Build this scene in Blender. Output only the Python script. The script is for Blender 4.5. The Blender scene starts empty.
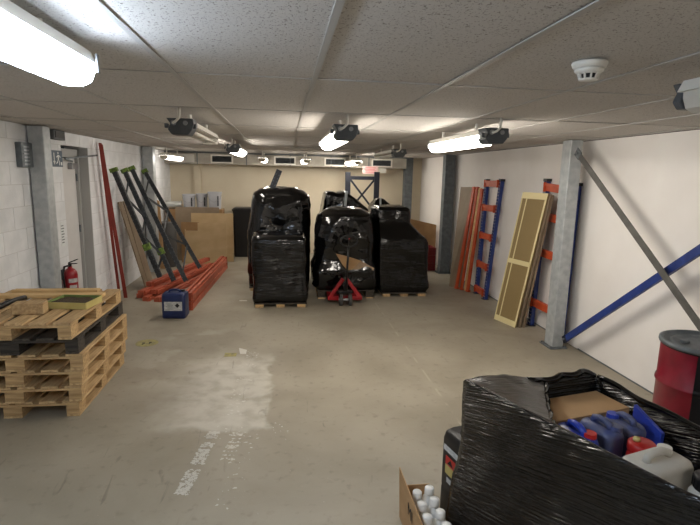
import bpy, math, random
from mathutils import Vector, Matrix, noise

# ------------------------------------------------------------------ camera, world, exposure
SC = bpy.context.scene
COL = SC.collection
FPX, PITCH, YAW, ROLL = 500.83, 0.17386, 0.13327, 0.02263
CAMZ, CEIL, XR, XL, YF, YN = 1.9724, 2.408, 3.445, -2.673, 12.5, -3.2
_f = Vector((math.sin(YAW)*math.cos(PITCH), math.cos(YAW)*math.cos(PITCH), -math.sin(PITCH)))
_r0 = Vector((math.cos(YAW), -math.sin(YAW), 0)); _u0 = _r0.cross(_f)
RT = _r0*math.cos(ROLL) + _u0*math.sin(ROLL); UP = -_r0*math.sin(ROLL) + _u0*math.cos(ROLL)
cam = bpy.data.objects.new('camera', bpy.data.cameras.new('camera')); COL.objects.link(cam)
cam.data.sensor_width = 36; cam.data.lens = FPX/700*36; cam.data.clip_start = .02
cam.matrix_world = Matrix(((RT.x, UP.x, -_f.x, 0), (RT.y, UP.y, -_f.y, 0), (RT.z, UP.z, -_f.z, CAMZ), (0, 0, 0, 1)))
SC.camera = cam
SC.view_settings.view_transform = 'Standard'; SC.view_settings.look = 'None'
SC.view_settings.gamma = 1; SC.view_settings.use_curve_mapping = False
SC.view_settings.exposure = 0.0
W = bpy.data.worlds.new('world'); SC.world = W; W.use_nodes = True
W.node_tree.nodes['Background'].inputs[0].default_value = (.02, .02, .02, 1)
LAMP = 36.0          # emission strength of a lit tube diffuser
WARM, COOL = (1.0, .93, .83), (.70, .83, 1.0)

def _d(x, y): return RT*((x-350)/FPX) + UP*((262.5-y)/FPX) + _f
def atz(x, y, z): d = _d(x, y); t = (z-CAMZ)/d.z; return Vector((d.x*t, d.y*t, z))
def aty(x, y, Y): d = _d(x, y); t = Y/d.y; return Vector((d.x*t, Y, d.z*t+CAMZ))
def atx(x, y, X): d = _d(x, y); t = X/d.x; return Vector((X, d.y*t, d.z*t+CAMZ))
def G(x, y): return atz(x, y, 0)
rnd = random.Random(7)

# ------------------------------------------------------------------ materials
def lin(c): return tuple(((v/255)/12.92 if v/255 <= .04045 else ((v/255+.055)/1.055)**2.4) for v in c) + (1,)
def mat(name, c1, c2=None, rough=.6, metal=0, scale=8, stretch=(1, 1, 1), bump=0, bscale=None, detail=4, spec=.5, vary=0, coat=0, lo=.35, hi=.65, alpha=1, trans=0):
    m = bpy.data.materials.new(name); m.use_nodes = True
    N, L = m.node_tree.nodes, m.node_tree.links
    b = N['Principled BSDF']
    b.inputs['Base Color'].default_value = lin(c1); b.inputs['Roughness'].default_value = rough
    b.inputs['Metallic'].default_value = metal; b.inputs['Specular IOR Level'].default_value = spec
    b.inputs['Coat Weight'].default_value = coat
    if alpha < 1: b.inputs['Alpha'].default_value = alpha
    if trans: b.inputs['Transmission Weight'].default_value = trans
    tc = N.new('ShaderNodeTexCoord'); mp = N.new('ShaderNodeMapping'); mp.inputs['Scale'].default_value = stretch
    L.new(tc.outputs['Object'], mp.inputs['Vector'])
    out = None
    if c2:
        n = N.new('ShaderNodeTexNoise'); n.inputs['Scale'].default_value = scale; n.inputs['Detail'].default_value = detail
        L.new(mp.outputs[0], n.inputs['Vector'])
        r = N.new('ShaderNodeMapRange'); r.inputs[1].default_value = lo; r.inputs[2].default_value = hi
        L.new(n.outputs['Fac'], r.inputs[0])
        mx = N.new('ShaderNodeMix'); mx.data_type = 'RGBA'; mx.inputs[6].default_value = lin(c1); mx.inputs[7].default_value = lin(c2)
        L.new(r.outputs[0], mx.inputs[0]); out = mx.outputs[2]
    if vary:
        oi = N.new('ShaderNodeObjectInfo'); hs = N.new('ShaderNodeHueSaturation')
        r = N.new('ShaderNodeMapRange'); r.inputs[3].default_value = 1-vary; r.inputs[4].default_value = 1+vary
        L.new(oi.outputs['Random'], r.inputs[0]); L.new(r.outputs[0], hs.inputs['Value'])
        if out: L.new(out, hs.inputs['Color'])
        else: hs.inputs['Color'].default_value = lin(c1)
        out = hs.outputs[0]
    if out: L.new(out, b.inputs['Base Color'])
    if bump:
        n2 = N.new('ShaderNodeTexNoise'); n2.inputs['Scale'].default_value = bscale or scale; n2.inputs['Detail'].default_value = 5
        L.new(mp.outputs[0], n2.inputs['Vector'])
        bp = N.new('ShaderNodeBump'); bp.inputs['Strength'].default_value = bump; bp.inputs['Distance'].default_value = .01
        L.new(n2.outputs['Fac'], bp.inputs['Height']); L.new(bp.outputs[0], b.inputs['Normal'])
    return m
def emit(name, c, s):
    m = bpy.data.materials.new(name); m.use_nodes = True
    N, L = m.node_tree.nodes, m.node_tree.links; N.clear()
    e = N.new('ShaderNodeEmission'); e.inputs[0].default_value = (*c, 1); e.inputs[1].default_value = s
    o = N.new('ShaderNodeOutputMaterial'); L.new(e.outputs[0], o.inputs[0]); return m
def film_mat(name, streak=(2, 2, 14), base=(6, 6, 7), rough=.1, b1=.3, b2=.4, s1=3, s2=2.5, rz=0, tilt=0):
    m = bpy.data.materials.new(name); m.use_nodes = True
    N, L = m.node_tree.nodes, m.node_tree.links; b = N['Principled BSDF']
    b.inputs['Base Color'].default_value = lin(base); b.inputs['Roughness'].default_value = rough; b.inputs['Specular IOR Level'].default_value = .55
    tc = N.new('ShaderNodeTexCoord'); v = tc.outputs['Object']
    for rot in ((0, 0, rz), (tilt, 0, 0)):
        if any(rot):
            mp = N.new('ShaderNodeMapping'); mp.inputs['Rotation'].default_value = rot; L.new(v, mp.inputs['Vector']); v = mp.outputs[0]
    mp = N.new('ShaderNodeMapping'); mp.inputs['Scale'].default_value = streak; L.new(v, mp.inputs['Vector'])
    n1 = N.new('ShaderNodeTexNoise'); n1.inputs['Scale'].default_value = s1; n1.inputs['Detail'].default_value = 3; n1.inputs['Distortion'].default_value = .3
    L.new(mp.outputs[0], n1.inputs['Vector'])
    n2 = N.new('ShaderNodeTexNoise'); n2.noise_type = 'RIDGED_MULTIFRACTAL'; n2.inputs['Scale'].default_value = s2; n2.inputs['Detail'].default_value = 2.5; n2.inputs['Distortion'].default_value = 1.2
    L.new(tc.outputs['Object'], n2.inputs['Vector'])
    p1 = N.new('ShaderNodeBump'); p1.inputs['Strength'].default_value = b1; p1.inputs['Distance'].default_value = .02
    p2 = N.new('ShaderNodeBump'); p2.inputs['Strength'].default_value = b2; p2.inputs['Distance'].default_value = .03
    L.new(n1.outputs['Fac'], p1.inputs['Height']); L.new(n2.outputs['Fac'], p2.inputs['Height'])
    L.new(p1.outputs[0], p2.inputs['Normal']); L.new(p2.outputs[0], b.inputs['Normal'])
    return m

M = {}
M['wall'] = mat('white_wall_paint', (243, 239, 235), (235, 230, 225), .7, scale=1.3, bump=.12, bscale=40)
M['block'] = mat('painted_block', (236, 237, 239), (224, 226, 228), .75, scale=6, bump=.35, bscale=60, vary=.03)
M['mortar'] = mat('painted_mortar', (208, 208, 208), None, .85)
M['far_wall'] = mat('cream_wall_paint', (228, 217, 194), (220, 207, 182), .75, scale=1.5, bump=.1, bscale=30)
M['galv'] = mat('galvanised_steel', (188, 192, 193), (168, 173, 176), .5, .3, scale=14, detail=6, bump=.05)
M['galv_dark'] = mat('dull_grey_steel', (116, 122, 126), (98, 104, 108), .55, .4, scale=15)
M['tee'] = mat('ceiling_tee', (168, 165, 160), None, .5)
M['duct'] = mat('duct_metal', (176, 170, 158), (160, 154, 143), .5, .3, scale=5)
M['white_plastic'] = mat('white_plastic', (222, 219, 210), None, .4)
M['dark_plastic'] = mat('dark_grey_plastic', (82, 86, 90), (68, 72, 76), .45, scale=10)
M['black'] = mat('black_plastic', (20, 20, 22), None, .4)
M['black_matte'] = mat('black_matte', (10, 10, 10), None, .9)
M['chrome'] = mat('chrome', (190, 190, 190), None, .25, 1)
M['steel'] = mat('plain_steel', (150, 152, 155), None, .35, .9)
M['orange'] = mat('orange_paint', (206, 88, 48), (188, 74, 38), .42, scale=9, vary=.07)
M['orange_dull'] = mat('faded_orange_paint', (184, 94, 68), (162, 76, 52), .5, scale=9, vary=.08)
M['red_angle'] = mat('red_oxide_paint', (150, 56, 44), (128, 44, 36), .5, scale=7)
M['red'] = mat('red_paint', (168, 26, 34), (140, 18, 28), .35, scale=6)
M['ext_red'] = mat('extinguisher_red', (150, 26, 36), None, .3)
M['crimson'] = mat('crimson_drum_paint', (138, 14, 40), (118, 10, 32), .35, scale=9, coat=.2)
M['blue'] = mat('blue_paint', (38, 62, 132), (28, 48, 110), .42, scale=10)
M['navy'] = mat('navy_paint', (24, 28, 42), (18, 21, 32), .5, scale=10)
M['slate'] = mat('slate_paint', (48, 53, 58), (38, 42, 47), .45, scale=10)
M['brace_grey'] = mat('grey_brace_paint', (98, 96, 92), (84, 82, 78), .5, scale=12)
M['wood'] = mat('pallet_wood_long', (206, 176, 130), (172, 140, 98), .75, scale=5, stretch=(9, .8, 9), bump=.25, vary=.12)
M['wood_x'] = mat('pallet_wood_cross', (200, 168, 120), (162, 130, 90), .75, scale=5, stretch=(.8, 9, 9), bump=.25, vary=.12)
M['wood_dark'] = mat('weathered_wood_long', (78, 70, 60), (48, 43, 38), .8, scale=5, stretch=(9, .8, 9), bump=.25, vary=.15)
M['wood_dark_x'] = mat('weathered_wood_cross', (72, 65, 56), (44, 40, 36), .8, scale=5, stretch=(.8, 9, 9), bump=.25, vary=.15)
M['plank'] = mat('fresh_pine', (222, 190, 138), (202, 166, 112), .7, scale=4, stretch=(.7, 8, 8), bump=.15, vary=.06)
M['ply'] = mat('plywood_face', (204, 178, 136), (190, 162, 120), .6, scale=3, stretch=(1, 1, 1.6), vary=.06)
M['ply_edge'] = mat('plywood_edge', (150, 112, 72), None, .8)
M['mdf'] = mat('grey_brown_board', (150, 132, 110), (138, 120, 98), .6, scale=5)
M['card'] = mat('cardboard', (184, 148, 106), (172, 136, 94), .8, scale=4, stretch=(1, 1, 3))
M['card_dull'] = mat('dull_cardboard', (168, 132, 92), (150, 116, 78), .8, scale=4)
M['tape'] = mat('yellow_tape', (226, 212, 162), None, .5)
M['mesh'] = mat('tan_mesh_sheet', (150, 128, 86), (132, 112, 72), .6, scale=160, bump=.3)
M['jerry'] = mat('navy_jerrycan', (32, 46, 92), (26, 38, 78), .38, scale=4)
M['jug_blue'] = mat('bright_blue_jug', (44, 66, 168), (36, 54, 146), .32, scale=5)
M['jug_dusty'] = mat('dusty_blue_jug', (66, 78, 128), (98, 98, 110), .45, scale=9)
M['jug_red'] = mat('red_plastic', (188, 40, 36), None, .35)
M['jug_white'] = mat('cloudy_white_plastic', (206, 202, 192), (186, 181, 170), .4, scale=6)
M['bottle'] = mat('white_bottle_plastic', (228, 226, 220), None, .35)
M['paper'] = mat('paper_label', (206, 206, 202), (168, 170, 170), .6, scale=30, stretch=(1, 1, 3))
M['ink'] = mat('black_ink', (22, 20, 20), None, .7)
M['green_lbl'] = mat('green_sticker', (120, 150, 60), (70, 90, 40), .6, scale=30)
M['yellow'] = mat('yellow_card', (200, 184, 118), (188, 172, 104), .7, scale=6)
M['green_card'] = mat('green_card', (120, 140, 76), None, .7)
M['gravel'] = mat('brown_granules', (92, 74, 50), (52, 42, 30), .9, scale=120, bump=1)
M['sign_blue'] = mat('exit_sign_face', (44, 70, 92), None, .4)
M['sign_white'] = mat('sign_white', (225, 228, 228), None, .5)
M['pink'] = mat('pink_notice', (236, 200, 196), None, .6)
M['red_ink'] = mat('red_ink', (214, 92, 92), None, .6)
M['door'] = mat('door_paint', (214, 212, 210), (206, 204, 202), .5, scale=3)
M['reveal'] = mat('door_frame_paint', (172, 172, 170), None, .6)
M['floor_yellow'] = mat('worn_yellow_sticker', (172, 163, 100), (138, 131, 98), .7, scale=20)
M['floor_white'] = mat('worn_white_paint', (200, 197, 188), None, .6)
M['bucket'] = mat('bucket_plastic', (188, 189, 194), (176, 178, 184), .4, scale=4)
M['foil'] = mat('silver_roll', (212, 212, 206), (180, 182, 178), .3, .5, scale=5, stretch=(1, 9, 9))
M['rubber'] = mat('grey_rubber', (70, 68, 66), None, .6)
M['crate_red'] = mat('dark_red_crate', (128, 30, 34), None, .5)
M['diff_off'] = mat('unlit_diffuser', (196, 192, 182), None, .3, spec=.6)
M['cap_clear'] = mat('cloudy_end_cap', (216, 208, 190), (190, 178, 150), .3, scale=20)
M['lit'] = emit('lit_tube_warm', WARM, LAMP)
M['lit_dim'] = emit('dim_tube_warm', WARM, LAMP*.28)
M['lit_half'] = emit('half_tube_warm', WARM, LAMP*.25)
M['lit_cool'] = emit('lit_tube_cool', COOL, LAMP*1.25)
M['film'] = film_mat('black_stretch_film', (1.5, 1.5, 9), rough=.11, b1=.4, b2=.35)
M['film_b'] = film_mat('black_stretch_film_slack', (1.5, 1.5, 3), rough=.09, b1=.35, b2=.5, s2=2.2)
M['film_near'] = film_mat('black_stretch_film_taut', (.9, .9, 46), (7, 7, 7), .13, 1.0, .15, 2.2, 3, -.227, .30)
M['film_grey'] = film_mat('thin_grey_film', (1, 22, 22), (62, 57, 52), .28, .4, .2, 2, 4, -.227)
M['clear_film'] = mat('clear_film', (200, 200, 198), None, .12, alpha=.22, bump=.8, bscale=14, spec=.8)

def ceil_tile_mat():
    m = bpy.data.materials.new('fissured_tile'); m.use_nodes = True
    N, L = m.node_tree.nodes, m.node_tree.links; b = N['Principled BSDF']; b.inputs['Roughness'].default_value = .9; b.inputs['Specular IOR Level'].default_value = .15
    geo = N.new('ShaderNodeNewGeometry')
    n = N.new('ShaderNodeTexNoise'); n.inputs['Scale'].default_value = 90; n.inputs['Detail'].default_value = 2; n.inputs['Distortion'].default_value = .5
    n3 = N.new('ShaderNodeTexNoise'); n3.inputs['Scale'].default_value = 150; n3.inputs['Detail'].default_value = 1
    L.new(geo.outputs['Position'], n.inputs['Vector']); L.new(geo.outputs['Position'], n3.inputs['Vector'])
    r = N.new('ShaderNodeMapRange'); r.inputs[1].default_value = .60; r.inputs[2].default_value = .70; L.new(n.outputs['Fac'], r.inputs[0])
    r3 = N.new('ShaderNodeMapRange'); r3.inputs[1].default_value = .66; r3.inputs[2].default_value = .72; L.new(n3.outputs['Fac'], r3.inputs[0])
    mx0 = N.new('ShaderNodeMath'); mx0.operation = 'MAXIMUM'; L.new(r.outputs[0], mx0.inputs[0]); L.new(r3.outputs[0], mx0.inputs[1])
    mx = N.new('ShaderNodeMix'); mx.data_type = 'RGBA'; mx.inputs[6].default_value = lin((198, 193, 187)); mx.inputs[7].default_value = lin((142, 135, 128))
    L.new(mx0.outputs[0], mx.inputs[0])
    oi = N.new('ShaderNodeObjectInfo'); hs = N.new('ShaderNodeHueSaturation'); rr = N.new('ShaderNodeMapRange'); rr.inputs[3].default_value = .95; rr.inputs[4].default_value = 1.03
    L.new(oi.outputs['Random'], rr.inputs[0]); L.new(rr.outputs[0], hs.inputs['Value']); L.new(mx.outputs[2], hs.inputs['Color']); L.new(hs.outputs[0], b.inputs['Base Color'])
    bp = N.new('ShaderNodeBump'); bp.inputs['Strength'].default_value = .6; bp.inputs['Distance'].default_value = .004; bp.invert = True
    L.new(mx0.outputs[0], bp.inputs['Height']); L.new(bp.outputs[0], b.inputs['Normal'])
    return m
M['tile'] = ceil_tile_mat()

def floor_mat():
    m = bpy.data.materials.new('worn_concrete'); m.use_nodes = True
    N, L = m.node_tree.nodes, m.node_tree.links; b = N['Principled BSDF']
    geo = N.new('ShaderNodeNewGeometry'); P = geo.outputs['Position']
    def noi(s, d=4, dist=0, vec=None):
        n = N.new('ShaderNodeTexNoise'); n.inputs['Scale'].default_value = s; n.inputs['Detail'].default_value = d; n.inputs['Distortion'].default_value = dist
        L.new(vec or P, n.inputs['Vector']); return n.outputs['Fac']
    def rng(v, a, c, lo=0, hi=1):
        r = N.new('ShaderNodeMapRange'); r.inputs[1].default_value = a; r.inputs[2].default_value = c; r.inputs[3].default_value = lo; r.inputs[4].default_value = hi
        r.interpolation_type = 'SMOOTHSTEP'; L.new(v, r.inputs[0]); return r.outputs[0]
    def mul(a, c):
        k = N.new('ShaderNodeMath'); k.operation = 'MULTIPLY'
        for i, v in enumerate((a, c)):
            if isinstance(v, (int, float)): k.inputs[i].default_value = v
            else: L.new(v, k.inputs[i])
        return k.outputs[0]
    def mix(f, a, c):
        x = N.new('ShaderNodeMix'); x.data_type = 'RGBA'; L.new(f, x.inputs[0])
        for i, v in ((6, a), (7, c)):
            if isinstance(v, tuple): x.inputs[i].default_value = lin(v)
            else: L.new(v, x.inputs[i])
        return x.outputs[2]
    col = mix(rng(noi(.9, 6, .5), .35, .68), (160, 152, 136), (142, 134, 118))
    col = mix(rng(noi(14, 5), .55, .75, 0, .45), col, (118, 110, 98))
    col = mix(rng(noi(55, 3), .7, .76, 0, .6), col, (186, 180, 166))
    # pale rubbed patch: a warped rectangle in floor coordinates
    nz = N.new('ShaderNodeTexNoise'); nz.inputs['Scale'].default_value = 3.2; nz.inputs['Detail'].default_value = 5; L.new(P, nz.inputs['Vector'])
    vs = N.new('ShaderNodeVectorMath'); vs.operation = 'MULTIPLY_ADD'; vs.inputs[1].default_value = (.34, .34, 0); vs.inputs[2].default_value = (-.17, -.17, 0)
    L.new(nz.outputs['Color'], vs.inputs[0])
    va = N.new('ShaderNodeVectorMath'); va.operation = 'ADD'; L.new(P, va.inputs[0]); L.new(vs.outputs[0], va.inputs[1])
    sx = N.new('ShaderNodeSeparateXYZ'); L.new(va.outputs[0], sx.inputs[0]); X, Y = sx.outputs[0], sx.outputs[1]
    pm = mul(mul(rng(X, -1.25, -.62), rng(X, -.10, -.17)), mul(rng(Y, 3.66, 3.76), rng(Y, 5.55, 5.0)))
    col = mix(mul(pm, rng(noi(6, 5), .3, .62, .3, .75)), col, (200, 196, 185))
    pm2 = mul(mul(rng(X, -1.7, -1.2), rng(X, -.5, -.9)), mul(rng(Y, 4.3, 4.7), rng(Y, 6.6, 6.0)))
    col = mix(mul(pm2, rng(noi(2.5, 4), .5, .62, 0, .3)), col, (196, 192, 180))
    # faint straight joint line
    s2 = N.new('ShaderNodeSeparateXYZ'); L.new(P, s2.inputs[0])
    jl = mul(mul(rng(s2.outputs[0], 1.405, 1.415), rng(s2.outputs[0], 1.435, 1.425)), rng(noi(4), .42, .6, 0, .28))
    col = mix(jl, col, (196, 188, 168))
    # dark scuffs
    mp = N.new('ShaderNodeMapping'); mp.inputs['Scale'].default_value = (5, 1, 1); mp.inputs['Rotation'].default_value = (0, 0, .9); L.new(P, mp.inputs[0])
    col = mix(rng(noi(2.4, 6, 1.0, mp.outputs[0]), .66, .74, 0, .4), col, (96, 90, 82))
    L.new(col, b.inputs['Base Color'])
    L.new(rng(noi(1.6, 5), .3, .7, .42, .62), b.inputs['Roughness']); b.inputs['Specular IOR Level'].default_value = .35
    bp = N.new('ShaderNodeBump'); bp.inputs['Strength'].default_value = .12; bp.inputs['Distance'].default_value = .01
    L.new(noi(40, 6), bp.inputs['Height']); L.new(bp.outputs[0], b.inputs['Normal'])
    return m
M['floor'] = floor_mat()

# ------------------------------------------------------------------ mesh helpers
ORG = {}
class MB:
    def __init__(s): s.v = []; s.f = []
    def add(s, vs, fs):
        o = len(s.v); s.v += [Vector(v) for v in vs]; s.f += [tuple(i+o for i in f) for f in fs]; return s
    def hexa(s, p):      # 8 corners: bottom 4 ccw, top 4 ccw
        return s.add(p, [(3, 2, 1, 0), (4, 5, 6, 7), (0, 1, 5, 4), (1, 2, 6, 5), (2, 3, 7, 6), (3, 0, 4, 7)])
    def box(s, a, b):
        x0, y0, z0 = (min(a[i], b[i]) for i in range(3)); x1, y1, z1 = (max(a[i], b[i]) for i in range(3))
        return s.hexa([(x0, y0, z0), (x1, y0, z0), (x1, y1, z0), (x0, y1, z0), (x0, y0, z1), (x1, y0, z1), (x1, y1, z1), (x0, y1, z1)])
    def obox(s, c, u, v, w):     # centre + three half-vectors
        c, u, v, w = map(Vector, (c, u, v, w))
        return s.hexa([c-u-v-w, c+u-v-w, c+u+v-w, c-u+v-w, c-u-v+w, c+u-v+w, c+u+v+w, c-u+v+w])
    def sweep(s, prof, p, q, xref, caps=True):   # 2D profile (x along xref, y along xref x dir) extruded p->q
        p, q = Vector(p), Vector(q); d = (q-p).normalized(); x = Vector(xref); x = (x-d*x.dot(d)).normalized(); y = d.cross(x)
        n = len(prof); vs = [p+x*a+y*b for a, b in prof] + [q+x*a+y*b for a, b in prof]
        fs = [(i, (i+1) % n, n+(i+1) % n, n+i) for i in range(n)]
        if caps: fs += [tuple(range(n-1, -1, -1)), tuple(range(n, 2*n))]
        return s.add(vs, fs)
    def bar(s, p, q, w, h, xref=(0, 0, 1)):
        return s.sweep([(-w/2, -h/2), (w/2, -h/2), (w/2, h/2), (-w/2, h/2)], p, q, xref)
    def cyl(s, p, q, r, r2=None, n=20, caps=True):
        p, q = Vector(p), Vector(q); d = (q-p).normalized(); x = d.orthogonal().normalized(); y = d.cross(x); r2 = r if r2 is None else r2
        c = [(math.cos(2*math.pi*i/n), math.sin(2*math.pi*i/n)) for i in range(n)]
        fs = [(i, (i+1) % n, n+(i+1) % n, n+i) for i in range(n)]
        if caps: fs += [tuple(range(n-1, -1, -1)), tuple(range(n, 2*n))]
        return s.add([p+(x*a+y*b)*r for a, b in c] + [q+(x*a+y*b)*r2 for a, b in c], fs)
    def lathe(s, prof, c, n=32, axis=(0, 0, 1)):   # prof [(r,h)]
        c = Vector(c); d = Vector(axis).normalized(); x = d.orthogonal().normalized(); y = d.cross(x); k = len(prof)
        vs = [c+d*h+(x*math.cos(2*math.pi*i/n)+y*math.sin(2*math.pi*i/n))*max(r, 1e-4) for i in range(n) for r, h in prof]
        fs = [(i*k+j, ((i+1) % n)*k+j, ((i+1) % n)*k+j+1, i*k+j+1) for i in range(n) for j in range(k-1)]
        return s.add(vs, fs)
    def tube(s, pts, r, n=10, closed=False):
        pts = [Vector(p) for p in pts]; m = len(pts); vs = []; x = None
        for i, p in enumerate(pts):
            a = pts[(i-1) % m] if (i > 0 or closed) else p; b = pts[(i+1) % m] if (i < m-1 or closed) else p
            d = (b-a).normalized()
            x = d.orthogonal().normalized() if x is None else (x-d*x.dot(d)).normalized()
            y = d.cross(x); vs += [p+(x*math.cos(2*math.pi*j/n)+y*math.sin(2*math.pi*j/n))*r for j in range(n)]
        fs = [(i*n+j, i*n+(j+1) % n, ((i+1) % m)*n+(j+1) % n, ((i+1) % m)*n+j) for i in range(m if closed else m-1) for j in range(n)]
        if not closed: fs += [tuple(range(n-1, -1, -1)), tuple(range((m-1)*n, m*n))]
        return s.add(vs, fs)
    def loft(s, rings, cap=True):
        n = len(rings[0]); vs = [p for r in rings for p in r]
        fs = [(i*n+j, i*n+(j+1) % n, (i+1)*n+(j+1) % n, (i+1)*n+j) for i in range(len(rings)-1) for j in range(n)]
        if cap: fs += [tuple(range(n-1, -1, -1)), tuple(range((len(rings)-1)*n, len(rings)*n))]
        return s.add(vs, fs)
    def build(s, name, m, parent=None, smooth=False, bev=0, origin=None, seg=2, ang=40):
        if parent is not None: o0 = ORG[parent.name]
        elif origin is not None: o0 = Vector(origin)
        else:
            xs = [v.x for v in s.v]; ys = [v.y for v in s.v]
            o0 = Vector(((min(xs)+max(xs))/2, (min(ys)+max(ys))/2, min(v.z for v in s.v)))
        me = bpy.data.meshes.new(name); me.from_pydata([v-o0 for v in s.v], [], s.f); me.update()
        me.materials.append(M[m] if isinstance(m, str) else m)
        if smooth: me.shade_smooth()
        o = bpy.data.objects.new(name, me); COL.objects.link(o)
        if parent is not None: o.parent = parent
        else: o.location = o0
        ORG[o.name] = o0
        if bev:
            b = o.modifiers.new('bevel', 'BEVEL'); b.width = bev; b.segments = seg; b.limit_method = 'ANGLE'; b.angle_limit = math.radians(35)
            me.shade_smooth(); w = o.modifiers.new('wn', 'WEIGHTED_NORMAL'); w.keep_sharp = True
        return o
def tag(o, label, cat, group=None):
    o['label'] = label; o['category'] = cat
    if group: o['group'] = group
    return o
def thing(name, label, cat, loc, group=None):
    o = bpy.data.objects.new(name, None); COL.objects.link(o); o.location = loc; o.empty_display_size = .1
    ORG[o.name] = Vector(loc); return tag(o, label, cat, group)
def struct(o): o['kind'] = 'structure'; return o
def dup(root, loc, rotz=0, label=None):
    r = root.copy(); COL.objects.link(r); r.location = loc; r.rotation_euler = (0, 0, rotz); ORG[r.name] = Vector(loc)
    if label: r['label'] = label
    for ch in list(root.children):
        c = ch.copy(); COL.objects.link(c); c.parent = r
        for g in list(ch.children): d = g.copy(); COL.objects.link(d); d.parent = c
    return r
def share(src, parent, offset, name=None):    # one more piece sharing mesh data
    o = bpy.data.objects.new(name or src.name.split('.')[0], src.data); COL.objects.link(o); o.parent = parent; o.location = offset
    ORG[o.name] = ORG[parent.name]; return o
def text(body, name, size, origin, xdir, ydir, m, parent, ext=.0005):
    cu = bpy.data.curves.new(name, 'FONT'); cu.body = body; cu.size = size; cu.extrude = ext; cu.align_x = 'LEFT'; cu.materials.append(M[m])
    tmp = bpy.data.objects.new(name, cu); COL.objects.link(tmp); bpy.context.view_layer.update()
    me = bpy.data.meshes.new_from_object(tmp.evaluated_get(bpy.context.evaluated_depsgraph_get())); bpy.data.objects.remove(tmp)
    o = bpy.data.objects.new(name, me); COL.objects.link(o); o.parent = parent
    x = Vector(xdir).normalized(); y = Vector(ydir); y = (y-x*y.dot(x)).normalized(); z = x.cross(y); p = Vector(origin)-ORG[parent.name]
    o.matrix_local = Matrix(((x.x, y.x, z.x, p.x), (x.y, y.y, z.y, p.y), (x.z, y.z, z.z, p.z), (0, 0, 0, 1))); return o

# ------------------------------------------------------------------ the room
fl = MB().box((XL-.3, YN, -.1), (XR+.1, YF+.1, 0)).build('floor', 'floor', origin=(0, 0, 0)); struct(fl)
# worn paint marks lying on the floor
def flake_strip(p, q, w, n, seed, fill):
    r = random.Random(seed); p, q = Vector(p), Vector(q); d = q-p; L = d.length; d.normalize(); s = Vector((d.y, -d.x, 0)); mb = MB()
    for i in range(n):
        t = r.random()
        if noise.noise(Vector((t*9, seed, 0))) < fill: continue
        c = p+d*(t*L)+s*(r.uniform(-.5, .5)*w); a = r.uniform(0, 3.14); k = r.uniform(.003, .012); m = r.randint(4, 6)
        ang = sorted(r.uniform(0, 6.283) for _ in range(m))
        mb.add([c+Vector((math.cos(e)*k*1.3, math.sin(e)*k, .0008+i*.000004)) for e in ang], [tuple(range(m))])
    return mb
o = flake_strip(G(214, 432), G(181, 495), .085, 800, 3, -.12).build('worn_line_mark', 'floor_white', fl); o['kind'] = 'stuff'
o = flake_strip(G(237, 433), G(226, 462), .09, 300, 5, 0).build('worn_line_mark', 'floor_white', fl); o['kind'] = 'stuff'
o = flake_strip(G(244, 440), G(228, 510), .16, 30, 9, -.3).build('worn_line_mark', 'floor_white', fl); o['kind'] = 'stuff'
o = flake_strip(G(210, 430), G(290, 430), .3, 26, 12, -.4).build('worn_line_mark', 'floor_white', fl); o['kind'] = 'stuff'
o = flake_strip(G(232, 415), G(252, 352), .16, 220, 15, .0).build('worn_line_mark', 'floor_white', fl); o['kind'] = 'stuff'
ch = [G(239, 348), G(247, 350), G(246, 354), G(240, 354)]
MB().add([v+Vector((0, 0, .0015)) for v in ch], [(3, 2, 1, 0)]).build('white_chip', 'floor_white', fl)
def flat_quad(px, name, m):
    MB().add([G(*p)+Vector((0, 0, .0015)) for p in px], [(3, 2, 1, 0)]).build(name, m, fl)
flat_quad(((225, 353), (237, 353), (236, 356.5), (224, 357)), 'yellow_mark', 'floor_yellow')
flat_quad(((239.5, 300.2), (247, 300.2), (247, 301.2), (239.5, 301.2)), 'bay_mark', 'floor_white')

struct(MB().box((XL-.3, YF, 0), (XR+.1, YF+.1, CEIL)).build('wall_far', 'far_wall', origin=(0, YF, 0)))
wr = struct(MB().box((XR, YN, 0), (XR+.1, YF, CEIL)).build('wall_right', 'wall', origin=(XR, 0, 0)))
struct(MB().box((XL-.3, YN-.1, 0), (XR+.1, YN, CEIL)).build('wall_near', 'wall', origin=(0, YN, 0)))
struct(MB().box((XR-.008, YN, 0), (XR, 5.25, .012)).box((XR-.008, 5.55, 0), (XR, 9.8, .012)).build('trim_1', 'galv_dark', origin=(XR, 0, 0)))
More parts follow.
